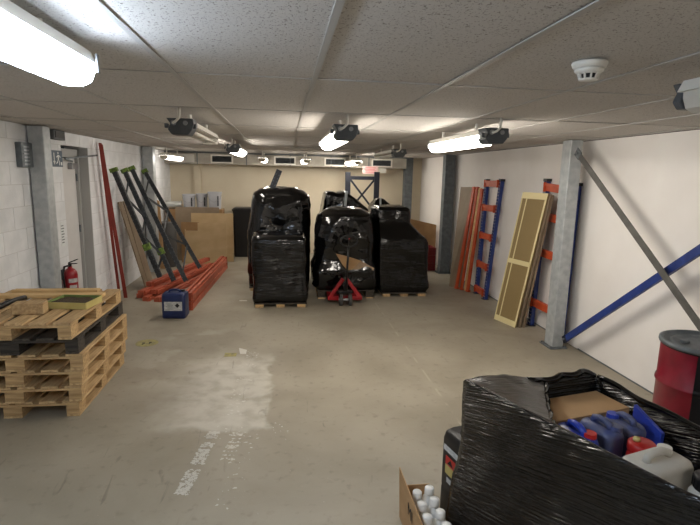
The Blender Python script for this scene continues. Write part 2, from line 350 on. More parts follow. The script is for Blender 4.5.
# left wall: painted blockwork with a recessed door
D0, D1, DZ, REC = 6.60, 7.46, 2.26, .15
mb = MB().box((XL-.3, YN, 0), (XL-.004, D0+.006, CEIL)).box((XL-.3, D1-.006, 0), (XL-.004, YF, CEIL)).box((XL-.3, D0+.006, DZ+.0), (XL-.004, D1-.006, CEIL))
wl = struct(mb.build('wall_left', 'mortar', origin=(XL, 0, 0)))
BL, BH, J = .45, .225, .006
_full = None
for row in range(11):
    z0 = row*BH; z1 = min(z0+BH-J, CEIL-.002); y = 2.7 - (.225 if row % 2 else 0)
    while y < YF-.05:
        a, c = y, min(y+BL-J, YF-.004); y += BL
        segs = [(a, c)]
        if z0 < DZ-.12:
            segs = []
            if a < D0: segs.append((a, min(c, D0)))
            if c > D1: segs.append((max(a, D1), c))
        for a2, c2 in segs:
            if c2-a2 < .02: continue
            if abs(c2-a2-(BL-J)) < 1e-6 and abs(z1-z0-(BH-J)) < 1e-6 and _full is not None:
                share(_full, wl, (0, a2, z0), 'block'); continue
            if abs(c2-a2-(BL-J)) < 1e-6 and abs(z1-z0-(BH-J)) < 1e-6:
                k = MB().box((XL-.05, 0, 0), (XL, BL-J, BH-J))
                _full = k.build('block', 'block', wl); _full.location = (0, a2, z0)
            else:
                k = MB().box((XL-.05, 0, 0), (XL, c2-a2, z1-z0)).build('block', 'block', wl); k.location = (0, a2, z0)
# door in the recess
XD = XL-REC
dr = thing('door_1', 'pale grey fire door set back in the white block wall', 'door', (XD, (D0+D1)/2, 0)); dr['kind'] = 'structure'
MB().box((XD-.06, D0+.06, .005), (XD-.01, D1-.06, DZ-.16)).build('door_leaf', 'door', dr, bev=.003)
fr = MB().box((XD-.08, D0+.012, .0), (XD+.03, D0+.055, DZ-.04)).box((XD-.08, D1-.055, 0), (XD+.03, D1-.012, DZ-.04)).box((XD-.08, D0+.012, DZ-.15), (XD+.03, D1-.012, DZ-.04))
fr.build('door_frame', 'reveal', dr, bev=.003)
MB().box((XL-.28, D1-.010, 0), (XL-.004, D1-.007, DZ-.02)).build('reveal_lining', 'reveal', dr)
MB().box((XD-.01, D1-.30, DZ-.30), (XD+.05, D1-.10, DZ-.22)).build('door_closer', 'steel', dr, bev=.006)
MB().bar((XD+.02, D1-.2, DZ-.20), (XD+.09, D0+.25, DZ-.17), .02, .012).bar((XD+.09, D0+.25, DZ-.17), (XL+.05, D1+.2, DZ-.10), .022, .012).build('closer_arm', 'galv_dark', dr)
for z in (.25, 1.15, 1.85):
    MB().cyl((XD+.005, D1-.065, z-.05), (XD+.005, D1-.065, z+.05), .012, n=10).build('hinge', 'galv_dark', dr)

# ceiling: slab, tees and fissured tiles
TX0, TY0, TW, TL = .1431, 2.4722, .636, 1.272
xs = [XL] + [TX0+TW*k for k in range(-4, 6)] + [XR]
ys = [TY0+TL*k for k in range(-2, 8)] + [YF]
ce = struct(MB().box((XL-.3, YN-.1, CEIL+.03), (XR+.1, YF+.1, CEIL+.12)).box((XL, YN, CEIL), (XR, ys[0]-.02, CEIL+.03)).build('ceiling', 'tile', origin=(0, 0, CEIL)))
_t = {}
for i in range(len(xs)-1):
    for j in range(len(ys)-1):
        w, l = xs[i+1]-xs[i], ys[j+1]-ys[j]; key = (round(w, 4), round(l, 4))
        if key not in _t:
            mb = MB(); e = .010
            mb.hexa([(e, e, CEIL+.004), (w-e, e, CEIL+.004), (w-e, l-e, CEIL+.004), (e, l-e, CEIL+.004), (.006, .006, CEIL+.022), (w-.006, .006, CEIL+.022), (w-.006, l-.006, CEIL+.022), (.006, l-.006, CEIL+.022)])
            q = mb.build('ceiling_tile', 'tile', ce); _t[key] = q
        else: q = share(_t[key], ce, (0, 0, 0), 'ceiling_tile')
        q.location = (xs[i], ys[j], 0 if rnd.random() > .12 else .003)
for i, x in enumerate(xs[1:-1]):
    MB().box((x-.012, ys[0], CEIL-.001), (x+.012, YF, CEIL+.003)).box((x-.003, ys[0], CEIL+.002), (x+.003, YF, CEIL+.028)).build('main_tee', 'tee', ce)
for y in ys[1:-1]:
    for i in range(len(xs)-1):
        MB().box((xs[i]+.013, y-.006, CEIL+.001), (xs[i+1]-.013, y+.006, CEIL+.004)).build('cross_tee', 'tee', ce)
# far-wall boxed post and the overhead duct
pp = aty(194, 170, YF-.06)
o = tag(MB().box((pp.x, YF-.06, 0), (pp.x+.15, YF, 2.3)).build('wall_post', 'far_wall', bev=.004), 'cream boxed post running up the far wall above the white buckets', 'post'); o['kind'] = 'structure'
pp = aty(200, 178, YF-.06)

dx0, dx1, dy0, dy1, dz0, dz1 = XL+.004, 2.93, 11.95, 12.42, 2.135, 2.375
du = thing('air_duct', 'long pale metal air duct with grilles under the ceiling along the far wall', 'duct', ((dx0+dx1)/2, dy0, dz0))
seams = [dx0, -1.95, -.85, .15, 1.1, 2.0, dx1]
for a, c in zip(seams, seams[1:]):
    MB().box((a+.004, dy0, dz0), (c-.004, dy1, dz1)).build('duct_section', 'duct', du, bev=.004)
    MB().box((c-.02 if c == dx1 else c-.012, dy0-.008, dz0-.006), (c if c == dx1 else c+.012, dy0-.001, dz1)).build('flange', 'galv_dark', du)
MB().box((dx0, dy0+.02, dz1+.002), (dx1, dy1, CEIL-.006)).build('hanger_rail', 'galv_dark', du)
for px in (222, 285, 335, 382):
    c = aty(px, 161, dy0); z = (dz0+dz1)/2
    fm = MB()
    for (a, b2) in (((c.x-.25, z-.095), (c.x+.25, z-.065)), ((c.x-.25, z+.065), (c.x+.25, z+.095)), ((c.x-.25, z-.065), (c.x-.215, z+.065)), ((c.x+.215, z-.065), (c.x+.25, z+.065))):
        fm.box((a[0], dy0-.022, a[1]), (b2[0], dy0-.001, b2[1]))
    g = fm.build('grille', 'white_plastic', du)
    MB().box((c.x-.215, dy0-.006, z-.065), (c.x+.215, dy0-.002, z+.065)).build('grille_opening', 'black_matte', g)
    for k in range(5):
        zz = z-.052+k*.026
        MB().obox((c.x, dy0-.011, zz), (.213, 0, 0), (0, .006, .005), (0, -.0008, .001)).build('louvre', 'galv_dark', g)
c = aty(183, 158, dy0)
MB().box((c.x-.2, dy0-.012, dz0+.03), (c.x+.25, dy0-.001, dz1-.03)).build('access_panel', 'white_plastic', du, bev=.003)

# steel columns
def column(x0, x1, y0, y1, label, m='galv', plate=True, top=CEIL-.004):
    t = thing('steel_column', label, 'column', ((x0+x1)/2, (y0+y1)/2, 0))
    MB().box((x0, y0, .012 if plate else 0), (x1, y1, top)).build('shaft', m, t, bev=.012)
    if plate:
        bp = MB().box((x0-.04, y0-.04, 0), (x1+.03, y1+.04, .0118)).build('base_plate', 'galv_dark', t, bev=.002)
        for a in (x0-.02, x1+.012):
            for b in (y0-.02, y1+.02): MB().cyl((a, b, .012), (a, b, .03), .011, n=6).build('anchor_bolt', 'galv_dark', bp)
    return t
colR = column(3.14, 3.285, 5.3, 5.48, 'galvanised steel column by the right wall with the diagonal braces bolted to it')
column(3.14, 3.285, 2.22, 2.40, 'galvanised steel column by the right wall at the near ends of the diagonal braces')
column(3.19, 3.40, 9.82, 10.0, 'grey steel column on the right wall beside the leaning boards', 'galv_dark')
column(2.955, 3.16, 12.25, 12.44, 'grey column in the far right corner at the end of the duct', 'galv_dark', False)
colL = column(-2.655, -2.495, 5.76, 5.93, 'galvanised steel column on the left wall behind the pallet stack')
column(-2.64, -2.45, 10.05, 10.24, 'galvanised column on the left wall behind the leaning slate rack posts', 'galv', False)

# ------------------------------------------------------------------ ceiling lights
LG = 'fluorescent battens under the ceiling'
def fixture(x, y0, y1, label, lit=None, gear=None, bare=False, z=2.29, tw=1.0):
    t = thing('batten_light', label, 'ceiling light', (x, (y0+y1)/2, CEIL-.002), LG)
    a, b = y0, y1
    if gear == 'near': a = y0+.17
    if gear == 'far': b = y1-.045
    MB().sweep([(-.086*tw, 0), (.086*tw, 0), (.066*tw, .042), (-.066*tw, .042)], (x, a, z+.005), (x, b, z+.005), (-1, 0, 0)).build('tray', 'white_plastic', t)
    for yy in (a+.25, b-.25):
        MB().cyl((x, yy, z+.03), (x, yy, CEIL-.002), .012, n=8).build('hanger', 'white_plastic', t)
    if bare:
        for s in (-.045, .045):
            MB().cyl((x+s, a+.005, z-.028), (x+s, b-.03, z-.028), .014, n=12).build('tube_lamp', 'diff_off', t, smooth=True)
        MB().box((x-.07, b-.03, z-.05), (x+.07, b-.005, z+.004)).build('tube_holder', 'white_plastic', t, bev=.004)
    else:
        prof = [(-.076, 0), (-.075, -.024), (-.060, -.060), (-.03, -.076), (.03, -.076), (.060, -.060), (.075, -.024), (.076, 0)]
        MB().sweep(prof[::-1], (x, a+.02, z+.004), (x, b-.02, z+.004), (-1, 0, 0)).build('diffuser', lit or 'diff_off', t)
        for yy, s in ((a, 1), (b, -1)):
            if (gear == 'near' and s == 1) or (gear == 'far' and s == -1): continue
            rings = [[Vector((x+px*k, yy+s*d, z+.002+pz*k)) for px, pz in prof] for k, d in ((.45, -.025), (.85, -.012), (1.0, .019))]
            if s < 0: rings = rings[::-1]
            MB().loft(rings).build('end_cap', 'cap_clear' if lit else 'white_plastic', t, smooth=True)
            for sx_ in (-1, 1): MB().box((x+sx_*.087, yy+s*.03, z-.03), (x+sx_*.094, yy+s*.055, z+.03)).build('clip', 'steel', t)
    if gear:
        g0, g1 = (y0, y0+.165) if gear == 'near' else (y1-.04, y1); gs = .92 if gear == 'near' else .75
        prof = [(-.10, .052), (-.105, .01), (-.09, -.035), (-.06, -.072), (.06, -.072), (.09, -.035), (.07, .01), (.10, .052)]
        prof = [(a_*gs, b_*gs) for a_, b_ in prof]
        g = MB().sweep(prof[::-1], (x, g0, z), (x, g1, z), (-1, 0, 0)).build('gear_box', 'dark_plastic', t, bev=.006)
        for s in ((-.105*gs, .105*gs) if gear == 'near' else ()):
            MB().box((x+s-.012, g0+.02, z-.02), (x+s+.012, g0+.07, z+.012)).build('latch', 'dark_plastic', g, bev=.003)
        if gear == 'near':
            MB().tube([(x-.04, y0-.004, z+.015), (x-.038, y0-.03, z+.012), (x-.02, y0-.045, z+.02), (x+.005, y0-.045, z+.045), (x+.008, y0-.04, z+.09), (x+.008, y0-.04, CEIL-.003)], .009, 8).build('conduit', 'white_plastic', t, smooth=True)
            MB().cyl((x-.04, y0-.012, z+.015), (x-.04, y0+.001, z+.015), .018, n=12).build('cable_gland', 'steel', t)
            MB().cyl((x+.04, y0-.012, z+.015), (x+.04, y0+.001, z+.015), .016, n=12).build('cable_gland', 'steel', t)
    return t
fixture(-.72, .46, 1.94, 'big glowing bluish batten light at the top left corner', 'lit_cool', None, z=2.325, tw=.85)
fixture(-.73, 3.78, 5.30, 'unlit twin-tube batten light with dark gear box, left of the middle', None, 'near', True)
fixture(.455, 3.80, 5.35, 'lit batten light with black gear box near the centre of the ceiling', 'lit', 'near')
fixture(1.57, 3.66, 5.20, 'lit batten light with dark gear box nearest the right wall', 'lit', 'near')
fixture(1.555, .40, 1.84, 'unlit batten light with dark end cap at the right edge of the ceiling', None, 'far', z=2.30)
fixture(-.68, 6.95, 8.45, 'small lit batten light with gear box behind the unlit twin-tube one on the left', 'lit', 'near')
fixture(1.60, 7.0, 8.6, 'unlit twin-tube batten light with dark gear box in front of the pink notice', None, 'near', True)
fixture(-2.24, 10.0, 11.5, 'lit far batten light in the back left corner above the white buckets', 'lit_half', None, z=2.25)
fixture(-.44, 10.5, 11.85, 'far batten light with pale rounded end between the two left duct grilles', 'lit_dim', None, z=2.26)
fixture(.46, 10.3, 11.85, 'far batten light with pale round end in the middle of the duct', 'lit_dim', None, z=2.25)
fixture(1.50, 10.3, 11.85, 'bright far batten light just left of the pink notice', 'lit', None, z=2.245)
# unseen battens added behind the camera to brighten the room
for x_, n_, m_ in ((-.69, 'left', 'lit_half'), (.45, 'middle', 'lit_half'), (1.57, 'right', 'lit')):
    fixture(x_, -2.4, -.9, 'added unseen batten light over the near end of the room, %s one of three' % n_, m_, None)
p = atz(590, 62, CEIL-.003)
t = thing('smoke_detector', 'round white smoke detector on the ceiling tile at the upper right', 'smoke detector', (p.x, p.y, CEIL-.004))
MB().lathe([(0, 0), (.062, 0), (.064, -.006), (.058, -.02), (.05, -.024), (0, -.024)][::-1], (p.x, p.y, CEIL-.004), 32).build('base', 'white_plastic', t, smooth=True)
MB().lathe([(0, -.03), (.052, -.024), (.05, -.034), (.04, -.042), (0, -.042)][::-1], (p.x, p.y, CEIL-.004), 32).build('housing', 'white_plastic', t, smooth=True)
MB().cyl((p.x, p.y, CEIL-.064), (p.x, p.y, CEIL-.045), .026, n=20).build('sensor_chamber', 'black', t)
for k in range(10):
    a = k*math.tau/10
    MB().bar((p.x+.038*math.cos(a), p.y+.038*math.sin(a), CEIL-.044), (p.x+.030*math.cos(a), p.y+.030*math.sin(a), CEIL-.066), .007, .006, (math.cos(a), math.sin(a), 0)).build('fin', 'white_plastic', t)
MB().lathe([(0, -.070), (.033, -.068), (.034, -.063), (0, -.061)], (p.x, p.y, CEIL), 24).build('nose', 'white_plastic', t, smooth=True)

# ------------------------------------------------------------------ left wall fittings
c = atx(23, 155, XL)
t = thing('wall_vent_box', 'grey louvred box on the left wall beside the galvanised column', 'box', (XL, c.y, c.z-.12))
MB().box((XL+.001, c.y-.15, c.z-.125), (XL+.06, c.y+.11, c.z+.125)).build('casing', 'galv_dark', t, bev=.004)
for k in range(6):
    MB().box((XL+.06, c.y-.12, c.z-.10+k*.035), (XL+.068, c.y-.01, c.z-.085+k*.035)).build('slot', 'steel', t)
c = atx(54, 135, XL)
t = thing('bulkhead_light', 'small dark emergency bulkhead box high up beside the column', 'light', (XL, c.y, c.z-.05))
MB().box((XL+.001, c.y-.17, c.z-.055), (XL+.07, c.y+.13, c.z+.055)).build('body', 'dark_plastic', t, bev=.006)
MB().box((XL+.0705, c.y-.14, c.z-.035), (XL+.078, c.y+.10, c.z+.035)).build('lens', 'black', t)
# fire exit sign
sy0, sy1, sz0, sz1 = 6.30, 6.60, 1.985, 2.175
t = thing('exit_sign', 'dark blue fire exit sign with white running figure and arrow by the door', 'sign', (XL, (sy0+sy1)/2, sz0))
XS = XL+.012
MB().box((XL+.001, sy0, sz0), (XS, sy1, sz1)).build('panel', 'sign_blue', t, bev=.002)
def onsign(pts, name, m='sign_white', lift=.002):
    MB().add([(XS+lift, sy0+(sy1-sy0)*a, sz0+(sz1-sz0)*b) for a, b in pts], [tuple(range(len(pts)))]).build(name, m, t)
onsign([(.20, .2), (.26, .2), (.26, .85), (.20, .85)], 'arrow_shaft'); onsign([(.12, .36), (.23, .12), (.34, .36)], 'arrow_head')
onsign([(.60+.05*math.cos(k*.785), .85+.075*math.sin(k*.785)) for k in range(8)], 'figure_head')
onsign([(.55, .74), (.66, .72), (.64, .44), (.54, .46)], 'figure_torso')
onsign([(.56, .72), (.55, .62), (.45, .56), (.42, .62)], 'figure_arm'); onsign([(.64, .70), (.75, .56), (.80, .60), (.68, .74)], 'figure_arm')
onsign([(.55, .46), (.60, .44), (.52, .24), (.40, .18), (.38, .24), (.48, .30)], 'figure_leg'); onsign([(.60, .46), (.64, .44), (.72, .32), (.70, .10), (.64, .10), (.66, .30)], 'figure_leg')
onsign([(.80, .1), (.92, .1), (.92, .3), (.80, .3)], 'door_shape')
# notice above extinguisher
c = atx(62.5, 234, XL)
t = thing('wall_notice', 'small white printed notice on the wall strip above the fire extinguisher', 'notice', (XL, c.y, c.z-.15))
MB().box((XL+.001, c.y-.05, c.z-.15), (XL+.004, c.y+.06, c.z+.15)).build('sheet', 'sign_white', t)
for k in range(7):
    MB().box((XL+.0041, c.y-.035, c.z-.11+k*.034), (XL+.005, c.y+.03+.015*(k % 2), c.z-.098+k*.034)).build('text_line', 'galv_dark', t)
# fire extinguisher hung on the wall
ex, ey, ez = XL+.10, 6.36, .34
t = thing('fire_extinguisher', 'red fire extinguisher hanging on the left wall behind the pallets', 'fire extinguisher', (ex, ey, ez))
MB().lathe([(0, 0), (.07, .0), (.078, .012), (.078, .36), (.072, .395), (.05, .425), (.026, .44), (.024, .46), (0, .46)], (ex, ey, ez), 28).build('cylinder', 'ext_red', t, smooth=True)
MB().cyl((ex, ey, ez+.455), (ex, ey, ez+.50), .02, n=14).build('valve', 'black', t)
MB().bar((ex-.01, ey, ez+.505), (ex+.10, ey-.02, ez+.55), .012, .022).bar((ex-.01, ey, ez+.49), (ex+.09, ey-.02, ez+.50), .010, .020).build('lever', 'black', t)
MB().tube([(ex, ey-.02, ez+.475), (ex-.03, ey-.08, ez+.47), (ex-.045, ey-.098, ez+.38), (ex-.03, ey-.09, ez+.1)], .012, 8).build('hose', 'black', t, smooth=True)
mb = MB(); n = 8
for i in range(n):
    pass
def cyl_patch(cx, cy, r, z0, z1, a0, a1, n=10):
    v = [(cx+r*math.cos(a0+(a1-a0)*i/n), cy+r*math.sin(a0+(a1-a0)*i/n), z) for z in (z0, z1) for i in range(n+1)]
    return MB().add(v, [(i, i+1, n+2+i, n+1+i) for i in range(n)])
cyl_patch(ex, ey, .0792, ez+.27, ez+.32, -1.5, -.1).build('label_band', 'paper', t)
cyl_patch(ex, ey, .0792, ez+.10, ez+.24, -1.4, -.3).build('instruction_label', 'paper', t)
MB().box((XL+.001, ey-.03, ez+.3), (ex-.079, ey+.03, ez+.42)).build('wall_bracket', 'galv_dark', t)

# ------------------------------------------------------------------ right wall braces
t = thing('diagonal_brace', 'long grey diagonal brace falling from the column top along the right wall', 'brace', (3.245, 4.4, 1.5))
a = Vector((3.185, 5.262, 2.28)); 
b0 = atx(700, 326, 3.185); d = (b0-a).normalized(); e = a+d*((2.445-a.y)/d.y)
MB().sweep([(-.033, -.004), (.033, -.004), (.033, .004), (.033, .03), (.027, .03), (.027, .004), (-.033, .004)], a, e, Vector((0, 0, 1)).cross(d).cross(d)).build('angle_bar', 'brace_grey', t)
MB().bar(a, a+d*.10, .09, .012, Vector((0, 0, 1)).cross(d).cross(d)).build('gusset_plate', 'galv_dark', t)
MB().cyl(a+Vector((-.02, 0, 0))+d*.04, a+Vector((.02, 0, 0))+d*.04, .016, n=6).build('bolt', 'steel', t)
t = thing('diagonal_brace', 'long blue diagonal brace rising from the column foot along the right wall', 'brace', (3.275, 4.4, .8))
a = Vector((3.25, 5.262, .115)); b0 = atx(700, 249, 3.25); d = (b0-a).normalized(); e = a+d*((2.445-a.y)/d.y)
MB().sweep([(-.035, -.004), (.035, -.004), (.035, .03), (.029, .03), (.029, .004), (-.035, .004)], a, e, Vector((0, 0, 1)).cross(d).cross(d)).build('angle_bar', 'blue', t)
MB().bar(a, a+d*.07, .08, .012, Vector((0, 0, 1)).cross(d).cross(d)).build('gusset_plate', 'navy', t)
MB().cyl(a+Vector((-.025, 0, 0))+d*.03, a+Vector((.02, 0, 0))+d*.03, .014, n=6).build('bolt', 'steel', t)

# ------------------------------------------------------------------ pallets
PW, PD, PH = 1.0, 1.16, .134      # width (x), depth (y), height
def make_pallet(label, dark=False, w=PW, d=PD, h=PH):
    my, mx = ('wood_dark', 'wood_dark_x') if dark else ('wood', 'wood_x')
    t = thing('wooden_pallet', label, 'pallet', (0, 0, 0), 'pallets in the stack')
    tb = .02; bh = h-3*tb; cw = .10; mw = .14
    xs3 = (-w/2, -mw/2, w/2-cw); ws3 = (cw, mw, cw)
    for x, ww in zip(xs3, ws3): MB().box((x, -d/2, 0), (x+ww, d/2, tb-.0006)).build('bottom_board', my, t, bev=.002, seg=1)
    for x, ww in zip(xs3, ws3):
        for y in (-d/2, -.07, d/2-.14): MB().box((x, y+.001, tb), (x+ww, y+.139, tb+bh-.0006)).build('block', mx, t, bev=.003, seg=1)
    for y in (-d/2, -.07, d/2-.14): MB().box((-w/2, y, tb+bh), (w/2, y+.14, 2*tb+bh-.0006)).build('stringer_board', mx, t, bev=.002, seg=1)
    n = 6; gap = .045; bw = (w-gap*(n-1))/n
    for i in range(n):
        x = -w/2+i*(bw+gap); MB().box((x, -d/2+rnd.uniform(-.004, .004), 2*tb+bh), (x+bw, d/2+rnd.uniform(-.004, .004), h-.0008)).build('deck_board', my, t, bev=.002, seg=1)
    return t
light = make_pallet('pine pallet lying on the floor, bottom of the stack of six')
dark = make_pallet('blackened weathered pallet, second from the top of the stack', True)
px0, py0 = G(80, 416).x, G(80, 416).y
cx, cy = px0-PW/2, py0+PD/2
spots = [(0, 0, 0, None), (.03, -.02, .006, 'pale pine pallet directly above the bottom one in the stack'), (.045, -.01, -.006, 'pale pine pallet third from the floor in the stack'),
         (.06, -.03, .008, 'pale pine pallet right under the blackened one')]
for k, (dx, dy, rz, lb) in enumerate(spots):
    if k == 0: light.location = (cx, cy, 0); light.rotation_euler.z = rz
    else: dup(light, (cx+dx, cy+dy, k*PH), rz, lb)
dark.location = (cx+.03, cy-.03, 4*PH); dark.rotation_euler.z = .012
PT = dup(light, (cx+.02, cy-.07, 5*PH), -.012, 'top pallet of the stack carrying planks and a yellow tray')
ZT = 6*PH+.0005
# things lying on the stack
def on_top(px, py, z=0): return atz(px, py, ZT+z)
def plank(pL, pR, w, h, label, z0=0, m='plank'):
    a, b = on_top(*pL), on_top(*pR); a.z = b.z = ZT+z0+h/2
    return tag(MB().bar(a, b, h, w).build('timber_plank', m, bev=.003), label, 'plank', 'planks on the pallet stack')
plank((-6, 297.5), (104, 296.5), .10, .03, 'pale pine plank across the pallet stack, nearest the yellow tray')
plank((14, 292.3), (99, 291.5), .09, .026, 'pale pine plank across the pallet stack, behind the other plank')
c = on_top(27, 315)
tag(MB().obox((c.x, c.y+.06, ZT+.046), (.115, .008, 0), (-.004, .055, 0), (0, 0, .045)).build('timber_offcut', 'wood', bev=.003), 'short thick timber block on the front edge of the top pallet', 'wood block')
# yellow tray of granules
q = [on_top(46, 308.5), on_top(86, 309.5), on_top(96, 299.5), on_top(60, 299)]
u = (q[1]-q[0]).normalized(); v = Vector((-u.y, u.x, 0)); L1 = (q[1]-q[0]).length; L2 = .27; o0 = q[0]+v*.0; h = .055
t = thing('card_tray', 'shallow yellow and green tray of brown granules on the top pallet', 'tray', o0+u*L1/2+v*L2/2)
def side(a, b, m): MB().bar(a+Vector((0, 0, h/2)), b+Vector((0, 0, h/2)), h, .006).build('side', m, t)
side(o0, o0+u*L1, 'yellow'); side(o0+u*L1+v*.004, o0+u*L1+v*L2, 'yellow'); side(o0+v*.004, o0+v*L2, 'green_card'); side(o0+v*L2+u*.004, o0+u*(L1-.004)+v*L2, 'green_card')
MB().obox(o0+u*L1/2+v*L2/2+Vector((0, 0, .004)), u*(L1/2-.004), v*(L2/2-.004), (0, 0, .003)).build('bottom', 'yellow', t)
nx, ny = 16, 12; vs = []
for j in range(ny+1):
    for i in range(nx+1):
        pnt = o0+u*(.006+(L1-.012)*i/nx)+v*(.006+(L2-.012)*j/ny); vs.append(pnt+Vector((0, 0, .036+.01*noise.noise(pnt*20))))
o = MB().add(vs, [(j*(nx+1)+i, j*(nx+1)+i+1, (j+1)*(nx+1)+i+1, (j+1)*(nx+1)+i) for j in range(ny) for i in range(nx)]).build('granules', 'gravel', t, smooth=True); o['kind'] = 'stuff'
# black tube at the left of the stack
a, b = on_top(-8, 314), on_top(25, 300); a.z = b.z = ZT+.024
tag(MB().tube([a+(b-a)*i/8+Vector((0, 0, .012*math.sin(i*.4))) for i in range(9)], .022, 12).build('plastic_tube', 'black', smooth=True), 'shiny black plastic tube at the left end of the top pallet', 'tube')

# ------------------------------------------------------------------ blue jerrycan
def rrect(cx, cy, hx, hy, r, z, n=6, ang=0):
    out = []
    for k, (sx, sy) in enumerate(((1, 1), (-1, 1), (-1, -1), (1, -1))):
        for i in range(n+1):
            a = math.pi/2*(k+i/n); x = sx*(hx-r)+r*math.cos(a); y = sy*(hy-r)+r*math.sin(a)
            out.append(Vector((cx+x*math.cos(ang)-y*math.sin(ang), cy+x*math.sin(ang)+y*math.cos(ang), z)))
    return out
def jerrycan(c, hx, hy, h, ang, label, m, name='jerrycan', cap='black', handle=True, group=None):
    t = thing(name, label, 'jerrycan', c, group); x, y, z = c
    R = lambda kx, ky, zz, r: rrect(x, y, hx*kx, hy*ky, r, z+zz, 6, ang)
    b = MB().loft([R(.94, .92, 0, .03), R(1, 1, .018, .035), R(1, 1, h*.30, .035), R(.985, .98, h*.32, .035), R(1, 1, h*.34, .035), R(1, 1, h*.84, .035), R(.97, .95, h*.9, .045), R(.86, .8, h*.93, .05)])
    b.build('body', m, t, smooth=True)
    dx, dy = Vector((math.cos(ang), math.sin(ang), 0)), Vector((-math.sin(ang), math.cos(ang), 0)); C = Vector((x, y, z))
    if handle:
        MB().tube([C-dx*hx*.5+Vector((0, 0, h*.92)), C-dx*hx*.45+Vector((0, 0, h*.99)), C-dx*hx*.2+Vector((0, 0, h*1.015)), C+dx*hx*.2+Vector((0, 0, h*1.015)), C+dx*hx*.42+Vector((0, 0, h*.98)), C+dx*hx*.45+Vector((0, 0, h*.92))], .016, 10).build('handle', m, t, smooth=True)
    k = C+dx*hx*.6+dy*hy*.35
    MB().cyl(k+Vector((0, 0, h*.92)), k+Vector((0, 0, h*.99)), .03, .028, n=18).build('cap', cap, t)
    return t, dx, dy, C
jc = G(174, 319); ja = -.05
t, dx, dy, C = jerrycan((jc.x, jc.y+.13, 0), .155, .125, .37, ja, 'navy blue jerrycan with a white label on the floor by the orange beam ends', 'jerry')
f = C-dy*.1265
MB().obox(f+Vector((0, 0, .175)), dx*.118, dy*.0012, (0, 0, .062)).build('label', 'paper', t)
for k in range(5):
    MB().obox(f-dy*.0016-dx*(.05-.01*(k % 2))+Vector((0, 0, .135+k*.018)), dx*.04, dy*.0004, (0, 0, .003)).build('text_line', 'galv_dark', t)
MB().obox(f-dy*.0016+dx*.055+Vector((0, 0, .185)), (dx+Vector((0, 0, 1)))*.016, dy*.0004, (Vector((0, 0, 1))-dx)*.016).build('hazard_diamond', 'ink', t)

# round yellow floor sticker
c = G(147, 343)
t = thing('floor_sticker', 'worn round yellow sticker on the floor near the pallets', 'sticker', (c.x, c.y, 0))
MB().cyl((c.x, c.y, .0002), (c.x, c.y, .0016), .125, n=28).build('disc', 'floor_yellow', t)
for s in (-1, 1):
    MB().lathe([(0, .0021), (.018, .0021), (.018, .0017)], (c.x+s*.035, c.y+.01*s, 0), 12).build('footprint_mark', 'ink', t)
    MB().lathe([(0, .0021), (.011, .0021), (.011, .0017)], (c.x+s*.035, c.y-.045+.01*s, 0), 10).build('footprint_mark', 'ink', t)

# ------------------------------------------------------------------ orange crossbars
def crossbar(a, b, label, group, h=.125, w=.055, m='orange_dull', up=(0, 0, 1)):
    a, b = Vector(a), Vector(b); d = (b-a).normalized(); up = Vector(up)
    t = thing('rack_crossbar', label, 'rack beam', (a+b)/2-up*h/2, group)
    MB().sweep([(-h/2, -w/2), (h/2, -w/2), (h/2, w*.2), (h*.18, w*.2), (h*.18, w/2), (-h/2, w/2)], a+d*.012, b-d*.012, up).build('bar', m, t)
    s = d.cross(up).normalized()
    for e, k in ((a, 1), (b, -1)):
        p = MB().obox(e+d*k*.008, d*.004, s*(w*.62), up*(h*.5+.03 if False else h*.499)).build('end_plate', m, t)
        for q in (-.3, 0, .3):
            MB().obox(e-d*k*.006+up*h*q+s*w*.3, d*.010, s*.006, up*.012).build('hook', m, p)
    return t
og = 'orange rack beams stacked on the floor'
A, B = G(189, 312), G(226, 267.5); A.y += .03
for i, (o_, z, n) in enumerate(((0, .066, 'lower beam of the long orange pair, on the side facing the jerrycan'), (0, .1925, 'upper beam of the long orange pair, on the side facing the jerrycan'),
                               (.075, .066, 'lower beam of the long orange pair, on the aisle side'), (.075, .1925, 'upper beam of the long orange pair, on the aisle side'))):
    crossbar((A.x-.065+o_, A.y+.02*i, z), (B.x-.065+o_, B.y-.05*i, z), 'long orange rack beam, '+n.replace('of the long orange pair, ', ''), og)
pile = [((-2.22, 7.95), (-1.60, 10.6), .035, 0), ((-2.08, 7.75), (-1.50, 10.3), .035, 1), ((-1.90, 7.70), (-1.42, 9.9), .035, 2), ((-2.17, 7.85), (-1.66, 10.1), .107, 3), ((-2.0, 7.9), (-1.46, 10.3), .107, 4), ((-2.12, 8.15), (-1.58, 10.55), .179, 5)]
pl = ['bottom layer, nearest the left wall', 'bottom layer, in the middle', 'bottom layer, nearest the jerrycan', 'second layer, wall side', 'second layer, aisle side', 'lying on top of the heap']
for (a, b, z, k) in pile:
    crossbar((*a, z), (*b, z), 'orange rack beam heaped under the slate posts, '+pl[k], 'orange rack beams heaped by the left wall', .070, .10)

# ------------------------------------------------------------------ red angle bars leaning on the left wall
for pb, pt, xb, top_, lb in (((127, 298), (102, 144.5), .045, .16, 'long red steel angle bar leaning on the left wall, nearest the rack posts'), ((120.5, 297), (101, 143), .034, .075, 'long red steel angle bar leaning on the left wall, nearest the door')):
    a = G(*pb); b = atx(pt[0], pt[1], XL+top_); a.z += .004
    tag(MB().sweep([(-xb, 0), (xb*.2, 0), (xb*.2, .006), (-xb+.006, .006), (-xb+.006, .06), (-xb, .06)], a, b, (1, 0, 0)).build('angle_bar', 'red_angle'), lb, 'steel bar', 'red angle bars on the left wall')

